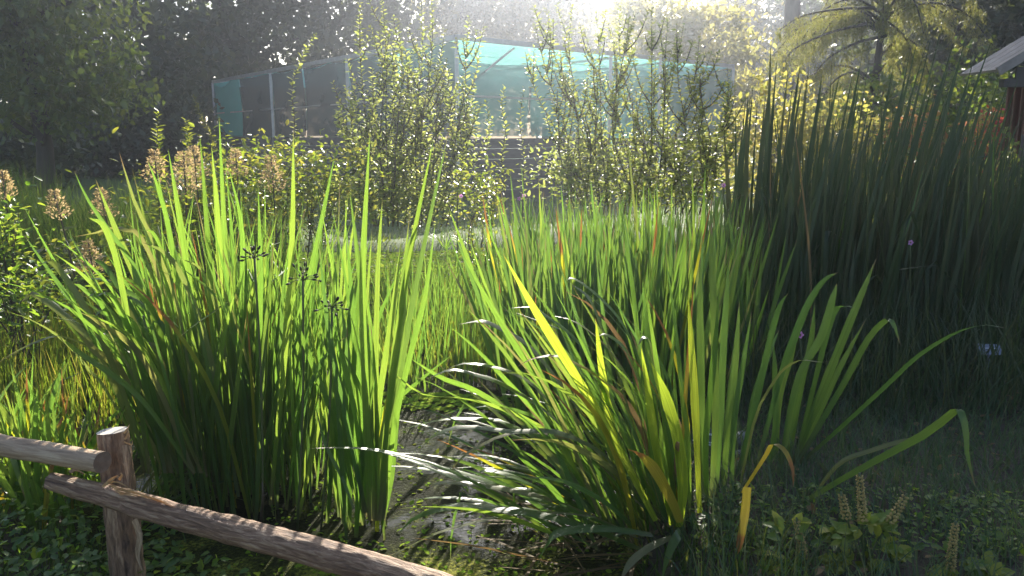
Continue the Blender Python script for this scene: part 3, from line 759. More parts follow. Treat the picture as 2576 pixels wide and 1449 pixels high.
# ------------------------------------------------------------------ leafy shoots in front of the enclosure
def shoot(ctrl, step=.03, n=18):
    return spline(ctrl, n)
def shrub(name, base, label, shoots, mat, lsize=.055, dens=1.0, group=None, fill=None, parts=False, stem_r=.009, twigs=0):
    """shoots: control points in space, base first; leaves stand alternately along each"""
    e = empty(name, base, label, 'shrub', group)
    C, A_, Nn, Ln = [], [], [], []
    allsh = list(shoots)
    for s in shoots if twigs else ():
        pts = spline(s, 16); Ls = (pts[-1] - pts[0]).length
        for _ in range(twigs):
            t = random.uniform(.05, .84); p = pts[int(t * 15)]; tg = (pts[int(t*15)+1] - p).normalized()
            ph = random.uniform(0, 6.28); l = random.uniform(.16, .42) * (1.15 - t * .6)
            d = Vector((math.cos(ph), math.sin(ph) * .7, 0)) * .75 + tg
            allsh.append([p, p + d * l * .45, p + d * l * .75 + Vector((0, 0, l * .3)), p + d * l * .9 + Vector((0, 0, l * .65))])
    for s in allsh:
        pts = spline(s, 16)
        a = Acc(); a.tube(pts, [stem_r * (1 - .055 * i) for i in range(16)], 5); a.build('stem', twig, e)
        Ltot = sum((pts[i+1] - pts[i]).length for i in range(15))
        nl = int(Ltot / .022 * dens); ang = random.random() * 6
        for k in range(nl):
            t = .04 + .96 * k / nl
            i = min(14, int(t * 15)); p = pts[i].lerp(pts[i+1], t * 15 - i); tg = (pts[i+1] - pts[i]).normalized()
            ang += 2.4 + random.gauss(0, .3)
            o = Vector((math.cos(ang), math.sin(ang), 0)); o = (o - tg * o.dot(tg)).normalized()
            up = random.uniform(.2, .9)
            C.append(p); d = o + tg * up; A_.append(d); Nn.append(tg - o * .4 + Vector((random.gauss(0, .35), random.gauss(0, .35), random.gauss(0, .2))))
            Ln.append(lsize * random.uniform(.6, 1.25) * (1.0 if t < .85 else .7))
    if fill:
        for (c, r, k) in fill:
            for _ in range(k):
                d = Vector((random.gauss(0, .5)*r[0], random.gauss(0, .5)*r[1], random.gauss(0, .5)*r[2]))
                C.append(Vector(c) + d); A_.append(Vector((random.gauss(0,1), random.gauss(0,1), random.gauss(.2,.6))))
                Nn.append(Vector((random.gauss(0,.6), random.gauss(0,.6), 1))); Ln.append(lsize * random.uniform(.6, 1.3))
    C, A_, Nn, Ln = np.array(C), np.array(A_), np.array(Nn), np.array(Ln)
    if parts:
        v, f, a = leaf_array(np.zeros((1, 3)), np.array([[1., 0, 0]]), np.array([[0., 0, 1]]), np.array([1.]), np.array([.46]), np.array([.6]))
        me = mesh_from(v, f, a, True, 'leaf')
        for c, d, nr, l in zip(C, A_, Nn, Ln):
            d = Vector(d).normalized(); sdv = d.cross(Vector(nr)).normalized(); nn = sdv.cross(d)
            o = link('leaf', me, mat, e)
            M = Matrix((d, -sdv, nn)).transposed().to_4x4()
            o.matrix_world = Matrix.Translation(Vector(c)) @ M @ Matrix.Scale(l, 4)
            mw = o.matrix_world.copy(); o.matrix_parent_inverse = Matrix.Translation(-Vector(base)); o.matrix_basis = mw
    else:
        o = leaves('foliage', mat, e, C, A_, Nn, Ln, Ln * .46, kind='leaf', smooth=True)
        o['kind'] = 'stuff'
    return e

def fan_shoots(bx, by, Y, tips, jitter=.1, k=.6):
    out = []
    for (tx, ty) in tips:
        b = P(bx + (tx - bx) * k + random.uniform(-18, 18), by, Y); t = P(tx, ty, Y + random.uniform(-.35, .35))
        m1 = b.lerp(t, .4) + Vector((random.gauss(0, jitter), random.gauss(0, jitter), 0)) + Vector(((t.x - b.x) * .12, 0, 0))
        m2 = b.lerp(t, .75) + Vector((random.gauss(0, jitter*.6), 0, 0))
        out.append([b, m1, m2, t])
    return out
Y1 = 8.6
b1 = P(1010, 560, Y1); b1.z = 0
tips = [(905, 5), (930, 60), (960, -20), (1000, 45), (1060, 5), (1085, -30), (1120, 70), (1180, 40), (985, 110), (1035, 130), (1105, 150), (1160, 190), (1195, 210),
        (870, 215), (850, 280), (1150, 250), (940, 200), (1075, 230), (1015, 250), (900, 320)]
sh = shrub('leafy_shrub', b1, 'tall leafy shrub of upright shoots before the near corner of the enclosure', 
      fan_shoots(1010, 570, Y1, tips, .07), shrubleaf, .068, 1.1, 'leafy shrubs in front of the enclosure',
      fill=[(P(1000, 420, Y1), (.6, .4, .4), 900), (P(900, 490, Y1), (.6, .4, .22), 900), (P(1040, 500, Y1), (.55, .4, .25), 900)], twigs=9)
Y2 = 8.9
b2 = P(1620, 520, Y2); b2.z = 0
tips = [(1330, 130), (1345, 60), (1375, 20), (1400, 10), (1440, 15), (1470, 80), (1500, 30), (1530, 60), (1560, 15), (1600, 30), (1640, 20), (1680, 45), (1720, 60), (1760, 90),
        (1790, 130), (1830, 170), (1700, 120), (1650, 140), (1590, 110), (1550, 160), (1480, 170), (1420, 190), (1380, 220), (1740, 190), (1800, 230), (1840, 260), (1860, 300)]
shrub('leafy_shrub', b2, 'wide leafy shrub of fanning dark stems in front of the right half of the enclosure',
      fan_shoots(1610, 540, Y2, tips, .12), shrubleaf, .068, 1.1, 'leafy shrubs in front of the enclosure',
      fill=[(P(1620, 400, Y2), (.8, .4, .4), 1000), (P(1450, 420, Y2), (.45, .4, .28), 800), (P(1780, 400, Y2), (.4, .4, .4), 700), (P(1600, 470, Y2), (1.0, .4, .2), 1200)], twigs=6)
def single(px, Y, label, mat=shrubleaf, ls=.06, dens=1.0, name='leafy_shoot'):
    b = P(px[0][0], px[0][1], Y); g = Vector((b.x, b.y, 0))
    return shrub(name, g, label, [[g] + [P(x, y, Y) for x, y in px]], mat, ls, dens, 'single leafy shoots', parts=True, stem_r=.007)
single([(738, 420), (742, 320), (735, 220), (762, 140), (795, 85)], 7.6, 'lone leafy shoot bending right against the dark net side', dens=.85)
single([(402, 470), (400, 400), (396, 340), (398, 276)], 6.2, 'short yellow-tipped leafy shoot left of the enclosure, above the dark sedges', bramble, .06, 1.0)
single([(478, 470), (470, 380), (474, 340), (466, 300)], 6.4, 'shorter leafy shoot just right of the yellow-tipped one', bramble, .06, 1.0)
single([(1270, 480), (1262, 400), (1272, 330), (1262, 270), (1270, 215)], 7.8, 'lone slender shoot in the gap right of the tall shrub', dens=.9)
single([(1225, 500), (1222, 400), (1230, 320), (1222, 250)], 8.0, 'thin leafy shoot between the corner post and the lone slender shoot', dens=.8)
single([(1315, 500), (1318, 400), (1308, 310), (1318, 215)], 8.3, 'thin leafy shoot right of the lone slender shoot', dens=.8)
single([(1150, 500), (1160, 440), (1165, 380), (1172, 300)], 7.4, 'leafy shoot with orange-tinged leaves below the corner post', bramble, .06, 1.0)
single([(545, 400), (530, 340), (505, 290), (487, 240)], 8.2, 'feathery pale shoot leaning left before the net corner', cedar, .045, 1.6)
# bramble bank
for (x0, y0, Y, rx, rz, k, lab) in ((640, 425, 6.6, .62, .26, 900, 'low yellow-green bramble bush left of the tall shrub'),
                                    (800, 440, 6.9, .55, .28, 800, 'rounded bramble bush before the dark left net wall'),
                                    (500, 480, 6.0, .5, .24, 600, 'low leafy bush behind the tan seed plumes'),
                                    (1210, 470, 7.6, .3, .22, 260, 'small bush with orange and green leaves below the dark boards'),
                                    (8, 560, 4.6, .10, .26, 200, 'glossy leafy bush cut by the left edge of the picture'),
                                    (60, 720, 4.4, .3, .12, 260, 'low white-shining leafy plant at the left edge above the marsh stems'),
                                    (250, 640, 5.4, .5, .12, 380, 'low leafy plants on the water behind the left iris leaves')):
    c = P(x0, y0, Y); g = Vector((c.x, c.y, 0))
    st = [[g + Vector((random.uniform(-rx, rx)*.4, random.uniform(-.1, .1), 0)), g.lerp(c, .6) + Vector((random.uniform(-rx, rx)*.5, 0, 0)), c + Vector((random.uniform(-rx, rx)*.8, random.uniform(-.2,.2), rz*random.uniform(0, .9)))] for _ in range(7)]
    shrub('low_bush', g, lab, st, bramble if x0 > 100 else weed, .06 if Y > 5 else .05, .7, 'low bushes along the pond', fill=[(c, (rx, .35, rz), k), (c - Vector((0, 0, rz)), (rx, .35, rz), k // 2)])

# tan seed plumes
def plume_plant(px, Y, label, s=1.0):
    b = P(px[0][0], px[0][1], Y); g = Vector((b.x, b.y, 0)); t = P(px[1][0], px[1][1], Y)
    e = empty('plume_plant', g, label, 'plant', 'plants with tan seed plumes')
    a = Acc(); a.tube(spline([g, g.lerp(t, .6) + Vector((0, .02, 0)), t], 8), [.005]*8, 5); a.build('stem', twig, e)
    n = int(420 * s); q = rng.random(n); ang = rng.uniform(0, 6.28, n); r = (.02 + .085 * (1 - q)) * rng.random(n) ** .5 * s
    dirv = np.array((t - g).normalized())
    p = np.array(t) - dirv * ((1 - q) * .26 * s)[:, None] + np.stack([np.cos(ang)*r, np.sin(ang)*r, r*.5], 1)
    ax = np.stack([np.cos(ang), np.sin(ang), .6 + 0*ang], 1) + unit(n)*.4
    leaves('seed_plume', plume, e, p, ax, unit(n), rng.uniform(.012, .03, n), rng.uniform(.006, .012, n), kind='quad')['kind'] = 'stuff'
    k = 12; q = rng.random(k); ang = rng.uniform(0, 6.28, k)
    p = np.array(g) + (np.array(t) - np.array(g)) * (.3 + q*.5)[:, None]
    leaves('foliage', bramble, e, p, np.stack([np.cos(ang), np.sin(ang), .2+0*ang], 1), unit(k)+np.array([0,0,1]), rng.uniform(.05,.09,k), rng.uniform(.03,.045,k), kind='leaf')
for px, Y, s, lab in (([(205, 640), (135, 480)], 4.8, .75, 'tan seed plume leaning left, nearest the left edge'),
                      ([(300, 640), (252, 478)], 4.9, .75, 'tan seed plume second from the left edge'),
                      ([(395, 520), (388, 380)], 5.4, .9, 'tan seed plume below the yellow-tipped shoot'),
                      ([(450, 540), (462, 385)], 5.3, 1.25, 'largest tan seed plume, between the two short leafy shoots'),
                      ([(500, 520), (486, 372)], 5.6, .9, 'tan seed plume just right of the largest one'),
                      ([(600, 520), (592, 378)], 5.8, .8, 'tan seed plume in front of the low bramble bush'),
                      ([(690, 540), (682, 395)], 5.6, 1.0, 'tan seed plume rightmost, among the iris tips'),
                      ([(240, 720), (222, 610)], 4.6, .8, 'low tan seed plume behind the left iris leaves'),
                      ([(12, 560), (5, 432)], 4.7, .7, 'tan seed plume cut by the left edge')):
    plume_plant(px, Y, lab, s)

# ------------------------------------------------------------------ iris and reedmace stands
def stand(name, loc, label, cat='iris', group=None):
    return empty(name, loc, label, cat, group)
def put_blade(e, pts, width, yaw, mat, fold=.1, shape='sword', twist=0., facing=None, name='leaf'):
    v, f, a = blade_geo(pts, width, yaw, fold, random.random(), shape, twist, facing)
    return link(name, mesh_from(v, f, a, True, 'leaf'), mat, e)
def pick(*w):
    return random.choices([m_ for m_, _ in w], [k for _, k in w])[0]
def wpx(w, Y): return w / F * Y

# --- left clump
def left_clump():
    e = stand('iris_clump', P(600, 1260, 2.95).to_tuple()[:2] + (0,), 'biggest clump of tall upright green iris leaves, left of the open water', group='iris clumps in the pond')
    spec = [([(430,1180),(310,975),(213,816),(167,713),(110,610),(60,520)], 24, iris), ([(470,1170),(400,920),(333,830),(293,783),(240,723),(187,673),(133,636)], 22, iris),
            ([(480,1180),(410,850),(360,716),(327,650),(283,593),(260,560),(217,496),(186,428)], 22, iris_green), ([(500,1190),(470,880),(440,750),(410,666),(383,600),(343,520),(320,450),(300,383)], 20, iris_pale),
            ([(330,1090),(260,970),(217,923),(187,883),(143,843),(100,816),(50,793),(0,780)], 20, iris_pale), ([(400,1080),(320,940),(267,896),(227,873),(173,850),(133,846),(67,870),(-10,915)], 20, iris_pale),
            ([(470,1100),(420,760),(357,600),(320,580),(283,573),(240,586),(183,596)], 16, iris_pale), ([(450,1080),(390,800),(323,736),(283,713),(233,700),(170,710)], 18, iris_green),
            ([(520,1200),(470,850),(430,600),(400,480),(372,405)], 20, iris), ([(530,1210),(500,900),(460,600),(423,375)], 24, iris), ([(560,1230),(540,900),(520,560),(503,340)], 20, iris),
            ([(575,1240),(565,900),(548,560),(532,365)], 24, iris), ([(590,1250),(580,900),(565,600),(551,290)], 24, iris), ([(600,1250),(600,900),(610,600),(575,420)], 22, iris),
            ([(640,1270),(650,950),(655,700),(650,478)], 24, iris), ([(680,1270),(715,900),(735,600),(738,325)], 22, iris), ([(690,1270),(740,900),(800,600),(842,392)], 22, iris),
            ([(500,1190),(380,800),(300,600),(240,450)], 24, iris), ([(560,1230),(470,800),(420,560),(395,430)], 20, iris), ([(440,1180),(340,990),(240,840),(130,690),(60,590)], 18, iris_green),
            ([(500,1200),(420,960),(330,800),(250,690),(145,600)], 18, iris), ([(600,1250),(530,900),(470,720),(420,640),(360,610)], 20, iris_pale),
            ([(640,1260),(560,850),(520,700),(480,660),(430,650)], 16, iris_pale), ([(560,1240),(480,900),(400,740),(340,690)], 20, iris_pale)]
    for px, w, mt in spec:
        y0 = random.uniform(2.75, 3.1)
        put_blade(e, px_blade(px, y0, y0 - random.uniform(-.1, .25), 13), wpx(w, y0) * .7, random.uniform(-.5, .5), mt, twist=random.uniform(-.5, .5))
    for k in range(248):
        bx = random.triangular(400, 850, 640); q = (bx - 620) / 230.
        Yb = random.uniform(2.75, 3.55)
        base = P(bx, 1240, Yb); base.z = random.uniform(-.05, 0)
        phi = math.pi + random.gauss(0, .8) if random.random() < .5 - .42 * q else random.gauss(0, .8)
        a0 = abs(random.gauss(.05 + .16 * max(0, -q), .12)); bend = abs(random.gauss(.12, .16))
        if random.random() < .06: bend += random.uniform(.5, 1.3)
        Lb = random.triangular(.75, 1.45, 1.15) * (1 - .12 * abs(q))
        put_blade(e, grow(base, phi, a0, bend, Lb, 10), random.uniform(.011, .021), random.gauss(.15, .9), pick((iris, 10), (iris_green, 3), (iris_yellow, .5), (iris_pale, .6)),
                  twist=random.uniform(-.7, .7), fold=random.uniform(.03, .14))
    for k in range(26):                            # leaves flopping out to the left
        bx = random.uniform(360, 540); x1 = bx - random.uniform(120, 330); y1 = random.uniform(540, 880); y0 = random.uniform(2.7, 3.1)
        mx_, my_ = bx + (x1 - bx) * random.uniform(.4, .55), 1190 + (y1 - 1190) * random.uniform(.55, .75)
        px = [(bx, 1190), (mx_, my_), (x1 + 30, y1 + 20), (x1 - 15, y1 + random.uniform(-30, 40))]
        fl = random.random() < .5
        put_blade(e, px_blade(px, y0, y0 - random.uniform(0, .3), 13), random.uniform(.018, .028), random.uniform(-.5, .5), pick((iris, 4), (iris_green, 3), (iris_pale, 3)), twist=random.uniform(-.4, .4),
                  facing=Vector((.3, .6, random.uniform(0, .3))) if fl else None)
    acc = Acc()
    for k in range(220):
        base = P(random.uniform(380, 900), 1200, random.uniform(3.0, 3.9)); base.z = -.02
        acc.add(*blade_geo(grow(base, random.uniform(0, 6.28), abs(random.gauss(.06, .12)), abs(random.gauss(.12, .16)), random.triangular(.6, 1.4, 1.0), 9), random.uniform(.012, .022), random.gauss(.1, .9), .08, random.random(), 'sword', random.uniform(-.6, .6)))
    acc.build('foliage', iris, e)['kind'] = 'stuff'
    return e
left_clump()
def right_stand():
    e = stand('iris_clump', P(945, 1310, 2.66).to_tuple()[:2] + (0,), 'narrow clump of tall bright green iris leaves with pale base standing in open water', group='iris clumps in the pond')
    spec = [([(930,1310),(920,1000),(912,700),(931,323)], 26), ([(960,1305),(1000,980),(1060,650),(1131,320)], 24), ([(955,1305),(985,950),(1030,650),(1091,348)], 22),
            ([(945,1310),(950,1050),(985,800),(1010,600)], 22), ([(935,1310),(915,1050),(890,800),(870,560)], 24), ([(925,1300),(890,1000),(860,800),(835,620)], 22),
            ([(965,1300),(990,1080),(1030,900),(1070,740),(1095,560)], 24), ([(950,1305),(945,1000),(950,700),(962,500)], 20), ([(940,1305),(930,950),(900,650),(880,480)], 20),
            ([(965,1305),(975,1050),(1010,860),(1020,650),(1062,545)], 20), ([(930,1310),(905,1100),(860,900),(810,760)], 22), ([(955,1310),(960,1120),(985,1000),(1015,800)], 28),
            ([(920,1290),(870,1050),(830,850),(800,600)], 22), ([(915,1290),(880,1100),(850,800),(855,430)], 18), ([(965,1310),(985,1200),(1000,1050),(1030,880)], 20),
            ([(905,1270),(850,1080),(780,900),(735,780)], 20), ([(890,1280),(860,1200),(820,1120),(790,1010)], 14), ([(845,1280),(840,1150),(830,1000),(830,820)], 16)]
    for px, w in spec:
        y0 = random.uniform(2.6, 2.72)
        put_blade(e, px_blade(px, y0, y0 + random.uniform(-.15, .2), 13), wpx(w, y0) * .72, random.uniform(-.5, .5), pick((iris, 8), (iris_green, 1)), twist=random.uniform(-.4, .4))
    for k in range(26):
        base = P(random.uniform(850, 970), 1300, random.uniform(2.64, 2.95)); base.z = -.02
        put_blade(e, grow(base, random.choice((0, math.pi)) + random.gauss(0, .6), abs(random.gauss(.07, .06)), abs(random.gauss(.1, .12)), random.uniform(.6, 1.25), 10), random.uniform(.016, .026),
                  random.gauss(.1, .6), pick((iris, 8), (iris_green, 2), (iris_yellow, .4)), twist=random.uniform(-.5, .5))
right_stand()

# --- iris bed further back
def mid_bed():
    e = stand('iris_bed', (0.7, 5.0, 0), 'broad bed of upright iris leaves in the middle, behind the near right clump', group='iris clumps in the pond')
    tall = [(1575, 318), (1310, 405), (1282, 420), (1355, 445), (1250, 500), (1400, 450), (1430, 455), (1485, 450), (1470, 470), (1620, 440), (1650, 430), (1690, 445), (1740, 400), (1775, 395), (1800, 430), (1520, 460), (1550, 425), (1600, 455)]
    def one(base, tip, acc=None):
        m1 = base.lerp(tip, .5) + Vector((random.gauss(0, .02), 0, 0)) + Vector((0, 0, .03))
        pts = spline([base, m1, tip], 9)
        args = (pts, random.uniform(.015, .026), random.gauss(.15, .5), random.uniform(.02, .12), random.random(), 'sword', random.uniform(-.5, .5))
        if acc is None: put_blade(e, args[0], args[1], args[2], pick((iris, 7), (iris_green, 5), (iris_yellow, .4), (iris_pale, .5)), args[3], 'sword', args[6])
        else: acc.add(*blade_geo(*args))
    for tx, ty in tall:
        Y = random.uniform(4.3, 5.2); t = P(tx, ty, Y); b = Vector((t.x + random.uniform(.0, .18), Y + random.uniform(-.1, .2), 0)); one(b, t)
    for k in range(280):
        Y = random.uniform(3.7, 5.6); bx = random.uniform(1270, 1850)
        b = P(bx, 900, Y); b.z = 0
        lean = (bx - 1640) / 1500. + random.gauss(0, .09); h = random.triangular(.55, 1.18, 1.0)
        one(b, b + Vector((lean * h, random.gauss(0, .12), h)))
    acc = Acc()
    for k in range(520):
        Y = random.uniform(4.0, 6.6); bx = random.uniform(1300, 1900); b = P(bx, 900, Y); b.z = 0
        h = random.triangular(.6, 1.15, .95); one(b, b + Vector((random.gauss(0, .12) * h, random.gauss(0, .1), h)), acc)
    acc.build('foliage', iris_green, e)['kind'] = 'stuff'
mid_bed()

# --- reedmace in the shade on the right
def reedmace():
    e = stand('reedmace_stand', (3.0, 5.8, 0), 'tall dense stand of dark reedmace in shade on the right', 'reedmace')
    tops = [(1940,125),(1955,165),(1932,185),(1985,180),(2015,175),(2035,190),(2070,200),(2100,215),(2150,190),(2170,160),(2190,150),(2215,200),(2250,180),(2290,150),(2310,120),(2330,140),(2345,110),
            (2375,70),(2400,130),(2430,120),(2395,160),(2500,115),(2450,175),(2485,195),(2520,260),(2560,300),(1880,260),(1850,300),(1820,330),(1905,220),(1870,330),(2540,230),(2570,200)] + [(random.uniform(1850, 2570), random.uniform(190, 300)) for _ in range(46)]
    def pts_for(b, t, n=9):
        if random.random() < .09:
            k_ = b.lerp(t, random.uniform(.5, .85)); return spline([b, b.lerp(k_, .5), k_, k_ + Vector((random.uniform(-.3, .35), random.uniform(-.1, .1), random.uniform(-.35, .1)))], n)
        m1 = b.lerp(t, .45) + Vector((-(t.x - b.x) * .18, 0, .02)); return spline([b, m1, t], n)
    for tx, ty in tops:
        Y = random.uniform(5.2, 6.4); t = P(tx, ty - 28, Y); off = .03 + max(0, tx - 1950) / 626. * .32
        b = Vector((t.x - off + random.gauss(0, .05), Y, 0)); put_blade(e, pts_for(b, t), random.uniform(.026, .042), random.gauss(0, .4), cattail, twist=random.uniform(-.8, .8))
    acc = Acc()
    for k in range(1150):
        Y = random.uniform(4.5, 6.9); bx = random.uniform(1790, 2640)
        b = P(bx, 900, Y); b.z = .02
        q = (bx - 1800) / 776.
        h = random.triangular(.75, 1.72, 1.32) * min(1, .62 + q * 1.7) * (1.2 if random.random() < .05 else 1)
        t = b + Vector((random.gauss(.01 + .12 * q, .15) * h / 1.6, random.gauss(0, .12), h)); 
        pts = pts_for(b, t, 8); w = random.uniform(.012, .026)
        if k < 216: put_blade(e, pts, w, random.gauss(0, .6), pick((cattail, 9), (iris_green, 1), (dead, .5)), twist=random.uniform(-.8, .8))
        else: acc.add(*blade_geo(pts, w, random.gauss(0, .6), .08, random.random(), 'sword', random.uniform(-.8, .8)))
    acc.build('foliage', cattail, e)['kind'] = 'stuff'
reedmace()

# --- near right clump, radiating
def near_clump():
    b0 = G(1690, 1330, 0.03)
    e = stand('iris_clump', (b0.x, b0.y, 0), 'nearest iris clump with long leaves radiating and arching over the water, right of centre', group='iris clumps in the pond')
    B = [ # points base first, width, Y base, Y tip, material
     ([(1708,1325),(1718,1230),(1708,1120),(1685,1030),(1660,965),(1637,912)], 40, 2.46, 2.38, iris_yellow, 'g'),
     ([(1711,1313),(1688,1256),(1648,1183),(1615,1146),(1578,1129)], 40, 2.42, 2.34, iris_yellow, ''),
     ([(1690,1320),(1655,1153),(1641,1066),(1628,966),(1612,870)], 28, 2.52, 2.48, iris, 'g'),
     ([(1760,1290),(1752,1100),(1745,963),(1738,850),(1731,742)], 27, 2.5, 2.48, iris, 'g'),
     ([(1735,1300),(1731,1113),(1721,1033),(1705,935)], 18, 2.58, 2.55, iris, ''),
     ([(1670,1290),(1676,1080),(1685,940),(1702,818)], 18, 2.7, 2.75, iris, ''),
     ([(1570,1200),(1535,1060),(1515,940),(1498,800)], 30, 2.62, 2.55, iris, 'g'),
     ([(1660,1220),(1645,1000),(1628,843),(1616,704)], 22, 2.8, 2.85, iris, ''),
     ([(1790,1260),(1800,1050),(1797,850),(1791,640),(1789,560)], 28, 2.7, 2.7, iris_green, ''),
     ([(1800,1250),(1812,1050),(1822,830),(1835,640)], 26, 2.75, 2.8, iris_green, ''),
     ([(1770,1260),(1765,1000),(1761,783),(1763,643)], 24, 2.8, 2.85, iris_green, ''),
     ([(1840,1240),(1845,1080),(1865,940),(1891,784)], 20, 2.8, 2.8, iris_green, ''),
     ([(1780,1280),(1775,1120),(1790,960),(1800,860),(1809,722)], 22, 2.65, 2.65, iris, ''),
     ([(1650,1310),(1530,1080),(1420,900),(1340,770),(1265,638)], 30, 2.5, 2.4, iris, 'g'),
     ([(1640,1320),(1480,1130),(1330,920),(1230,760),(1163,640)], 22, 2.65, 2.7, iris, ''),
     ([(1640,1395),(1521,1343),(1421,1309),(1288,1284),(1144,1273),(1044,1303),(1001,1346)], 30, 2.4, 2.25, iris, 'o'),
     ([(1580,1340),(1400,1262),(1287,1233),(1204,1220),(1117,1213),(1074,1226)], 20, 2.5, 2.35, iris_pale, 'o'),
     ([(1600,1350),(1445,1285),(1345,1225),(1285,1196),(1225,1183),(1190,1195)], 22, 2.48, 2.38, iris, 'o'),
     ([(1670,1310),(1538,1163),(1488,1123),(1411,1089),(1355,1083),(1288,1086),(1177,1073),(1121,1083),(1074,1109),(1044,1153)], 16, 2.6, 2.35, iris_pale, 'o'),
     ([(1660,1320),(1500,1160),(1400,1095),(1287,1089),(1194,1129),(1151,1163),(1127,1199)], 13, 2.65, 2.4, iris_pale, 'o'),
     ([(1620,1360),(1450,1290),(1287,1233),(1217,1206),(1127,1179),(1011,1146),(927,1129),(837,1126),(771,1129)], 14, 2.55, 2.3, iris_green, 'o'),
     ([(1500,1250),(1380,1130),(1270,1062),(1164,1053),(1124,1054),(1061,1066),(997,1086)], 15, 2.7, 2.55, iris, 'o'),
     ([(1640,1345),(1530,1330),(1421,1335),(1378,1368),(1335,1455)], 28, 2.42, 2.2, iris_green, 'o'),
     ([(1710,1335),(1705,1345),(1690,1375),(1674,1420),(1665,1470)], 24, 2.4, 2.22, iris_green, 'o'),
     ([(1690,1350),(1635,1376),(1590,1412),(1560,1460)], 22, 2.4, 2.22, iris_pale, 'o'),
     ([(1620,1350),(1590,1338),(1555,1345),(1512,1364)], 10, 2.42, 2.38, iris_pale, 'o'),
     ([(1500,1300),(1400,1290),(1287,1293),(1161,1323),(1094,1343),(1021,1379),(967,1403)], 12, 2.45, 2.25, iris_pale, 'o'),
     ([(1680,1300),(1620,960),(1578,836),(1531,770),(1475,720),(1440,700),(1424,705)], 16, 2.7, 2.6, iris, 'o'),
     ([(1660,1290),(1560,960),(1501,790),(1475,743),(1435,714)], 16, 2.75, 2.7, iris_pale, 'o'),
     ([(1640,1250),(1560,1020),(1495,916),(1438,843),(1371,793),(1338,773),(1285,775)], 16, 2.7, 2.6, iris, 'o'),
     ([(1650,1250),(1600,1000),(1565,926),(1521,866),(1448,810),(1385,793)], 15, 2.75, 2.7, iris_pale, 'o'),
     ([(1660,1270),(1580,1030),(1505,950),(1455,918),(1398,895),(1338,903),(1298,925)], 12, 2.6, 2.45, iris_yellow, 'o'),
     ([(1690,1290),(1640,1050),(1605,950),(1571,876),(1528,843),(1505,845)], 17, 2.65, 2.6, iris, 'o'),
     ([(1660,1200),(1650,960),(1641,890),(1632,855),(1617,850),(1604,872)], 18, 2.6, 2.5, iris_pale, 'o'),
     ([(1560,1200),(1400,1030),(1330,960),(1250,925),(1160,915),(1095,950)], 18, 2.75, 2.6, iris_pale, 'o'),
     ([(1560,1180),(1420,980),(1330,870),(1251,823),(1211,808),(1154,816)], 16, 2.8, 2.7, iris_pale, 'o'),
     ([(1580,1230),(1380,1040),(1260,965),(1207,946),(1137,930),(1070,955)], 18, 2.72, 2.55, iris_pale, 'o'),
     ([(1560,1230),(1370,1080),(1240,1020),(1150,1000),(1060,990),(980,930)], 20, 2.72, 2.6, iris, ''),
     ([(1600,1280),(1420,1110),(1300,985),(1200,880),(1130,820)], 18, 2.7, 2.65, iris, ''),
     ([(1480,1200),(1330,1070),(1200,985),(1110,950),(1030,900)], 20, 2.8, 2.75, iris, ''),
    ]
    D = [ # shaded fan on the right
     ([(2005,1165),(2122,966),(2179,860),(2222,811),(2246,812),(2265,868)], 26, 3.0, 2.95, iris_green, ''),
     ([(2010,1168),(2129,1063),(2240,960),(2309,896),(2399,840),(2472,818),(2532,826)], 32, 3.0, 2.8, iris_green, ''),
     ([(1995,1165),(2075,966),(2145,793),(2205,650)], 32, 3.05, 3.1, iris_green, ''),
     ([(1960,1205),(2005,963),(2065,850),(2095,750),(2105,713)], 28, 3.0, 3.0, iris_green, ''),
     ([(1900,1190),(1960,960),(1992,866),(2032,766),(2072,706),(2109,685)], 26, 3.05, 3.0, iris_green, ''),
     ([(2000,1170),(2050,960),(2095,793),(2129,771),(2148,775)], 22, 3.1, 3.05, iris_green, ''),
     ([(1860,1230),(1900,1050),(1945,963),(1975,926),(2015,906),(2065,911),(2107,906)], 12, 2.85, 2.75, iris_pale, ''),
     ([(1850,1220),(1900,1020),(1932,876),(1959,776),(1982,738)], 26, 2.95, 2.95, iris_green, ''),
     ([(1992,1283),(2099,1216),(2232,1143),(2332,1089),(2399,1036),(2415,1034),(2429,1076),(2434,1149),(2455,1229)], 30, 2.65, 2.5, iris_green, ''),
     ([(2050,1240),(2114,1164),(2192,1133),(2269,1109),(2345,1092)], 16, 2.75, 2.7, iris_pale, ''),
     ([(1866,1240),(1925,1148),(1943,1118),(1973,1132),(1994,1180),(1995,1228)], 20, 2.6, 2.5, iris_yellow, ''),
     ([(1980,1180),(2010,1000),(2040,860),(2050,760)], 24, 3.1, 3.15, iris_green, ''), ([(1950,1190),(1960,1010),(1990,900),(2010,800)], 22, 3.1, 3.15, iris_green, ''),
     ([(1880,1210),(1890,1040),(1930,900),(1960,830)], 22, 3.0, 3.05, iris_green, ''), ([(1820,1250),(1830,1080),(1850,900),(1860,760)], 26, 2.85, 2.9, iris_green, ''),
     ([(1930,1200),(1950,1080),(1950,960),(1945,850)], 24, 3.05, 3.1, iris_green, ''), ([(1990,1170),(2060,1040),(2110,930),(2180,800)], 22, 3.08, 3.1, iris_green, ''),
    ]
    for px, w, y0, y1, mt, fl in B + D:
        fc = None
        if fl == 'o': fc = Vector((random.uniform(-.15, .25), .6, random.uniform(-.02, .22)))   # arched leaves show their upper side
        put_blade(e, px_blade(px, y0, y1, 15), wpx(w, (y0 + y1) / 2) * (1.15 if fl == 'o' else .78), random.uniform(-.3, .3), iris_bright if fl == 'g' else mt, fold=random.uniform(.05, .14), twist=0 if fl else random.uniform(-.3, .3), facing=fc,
                  shape='sword')
    put_blade(e, px_blade([(1880, 1226), (1874, 1290), (1866, 1340), (1855, 1396)], 2.3, 2.25, 9), wpx(25, 2.3), .1, iris_yellow, shape='cut')
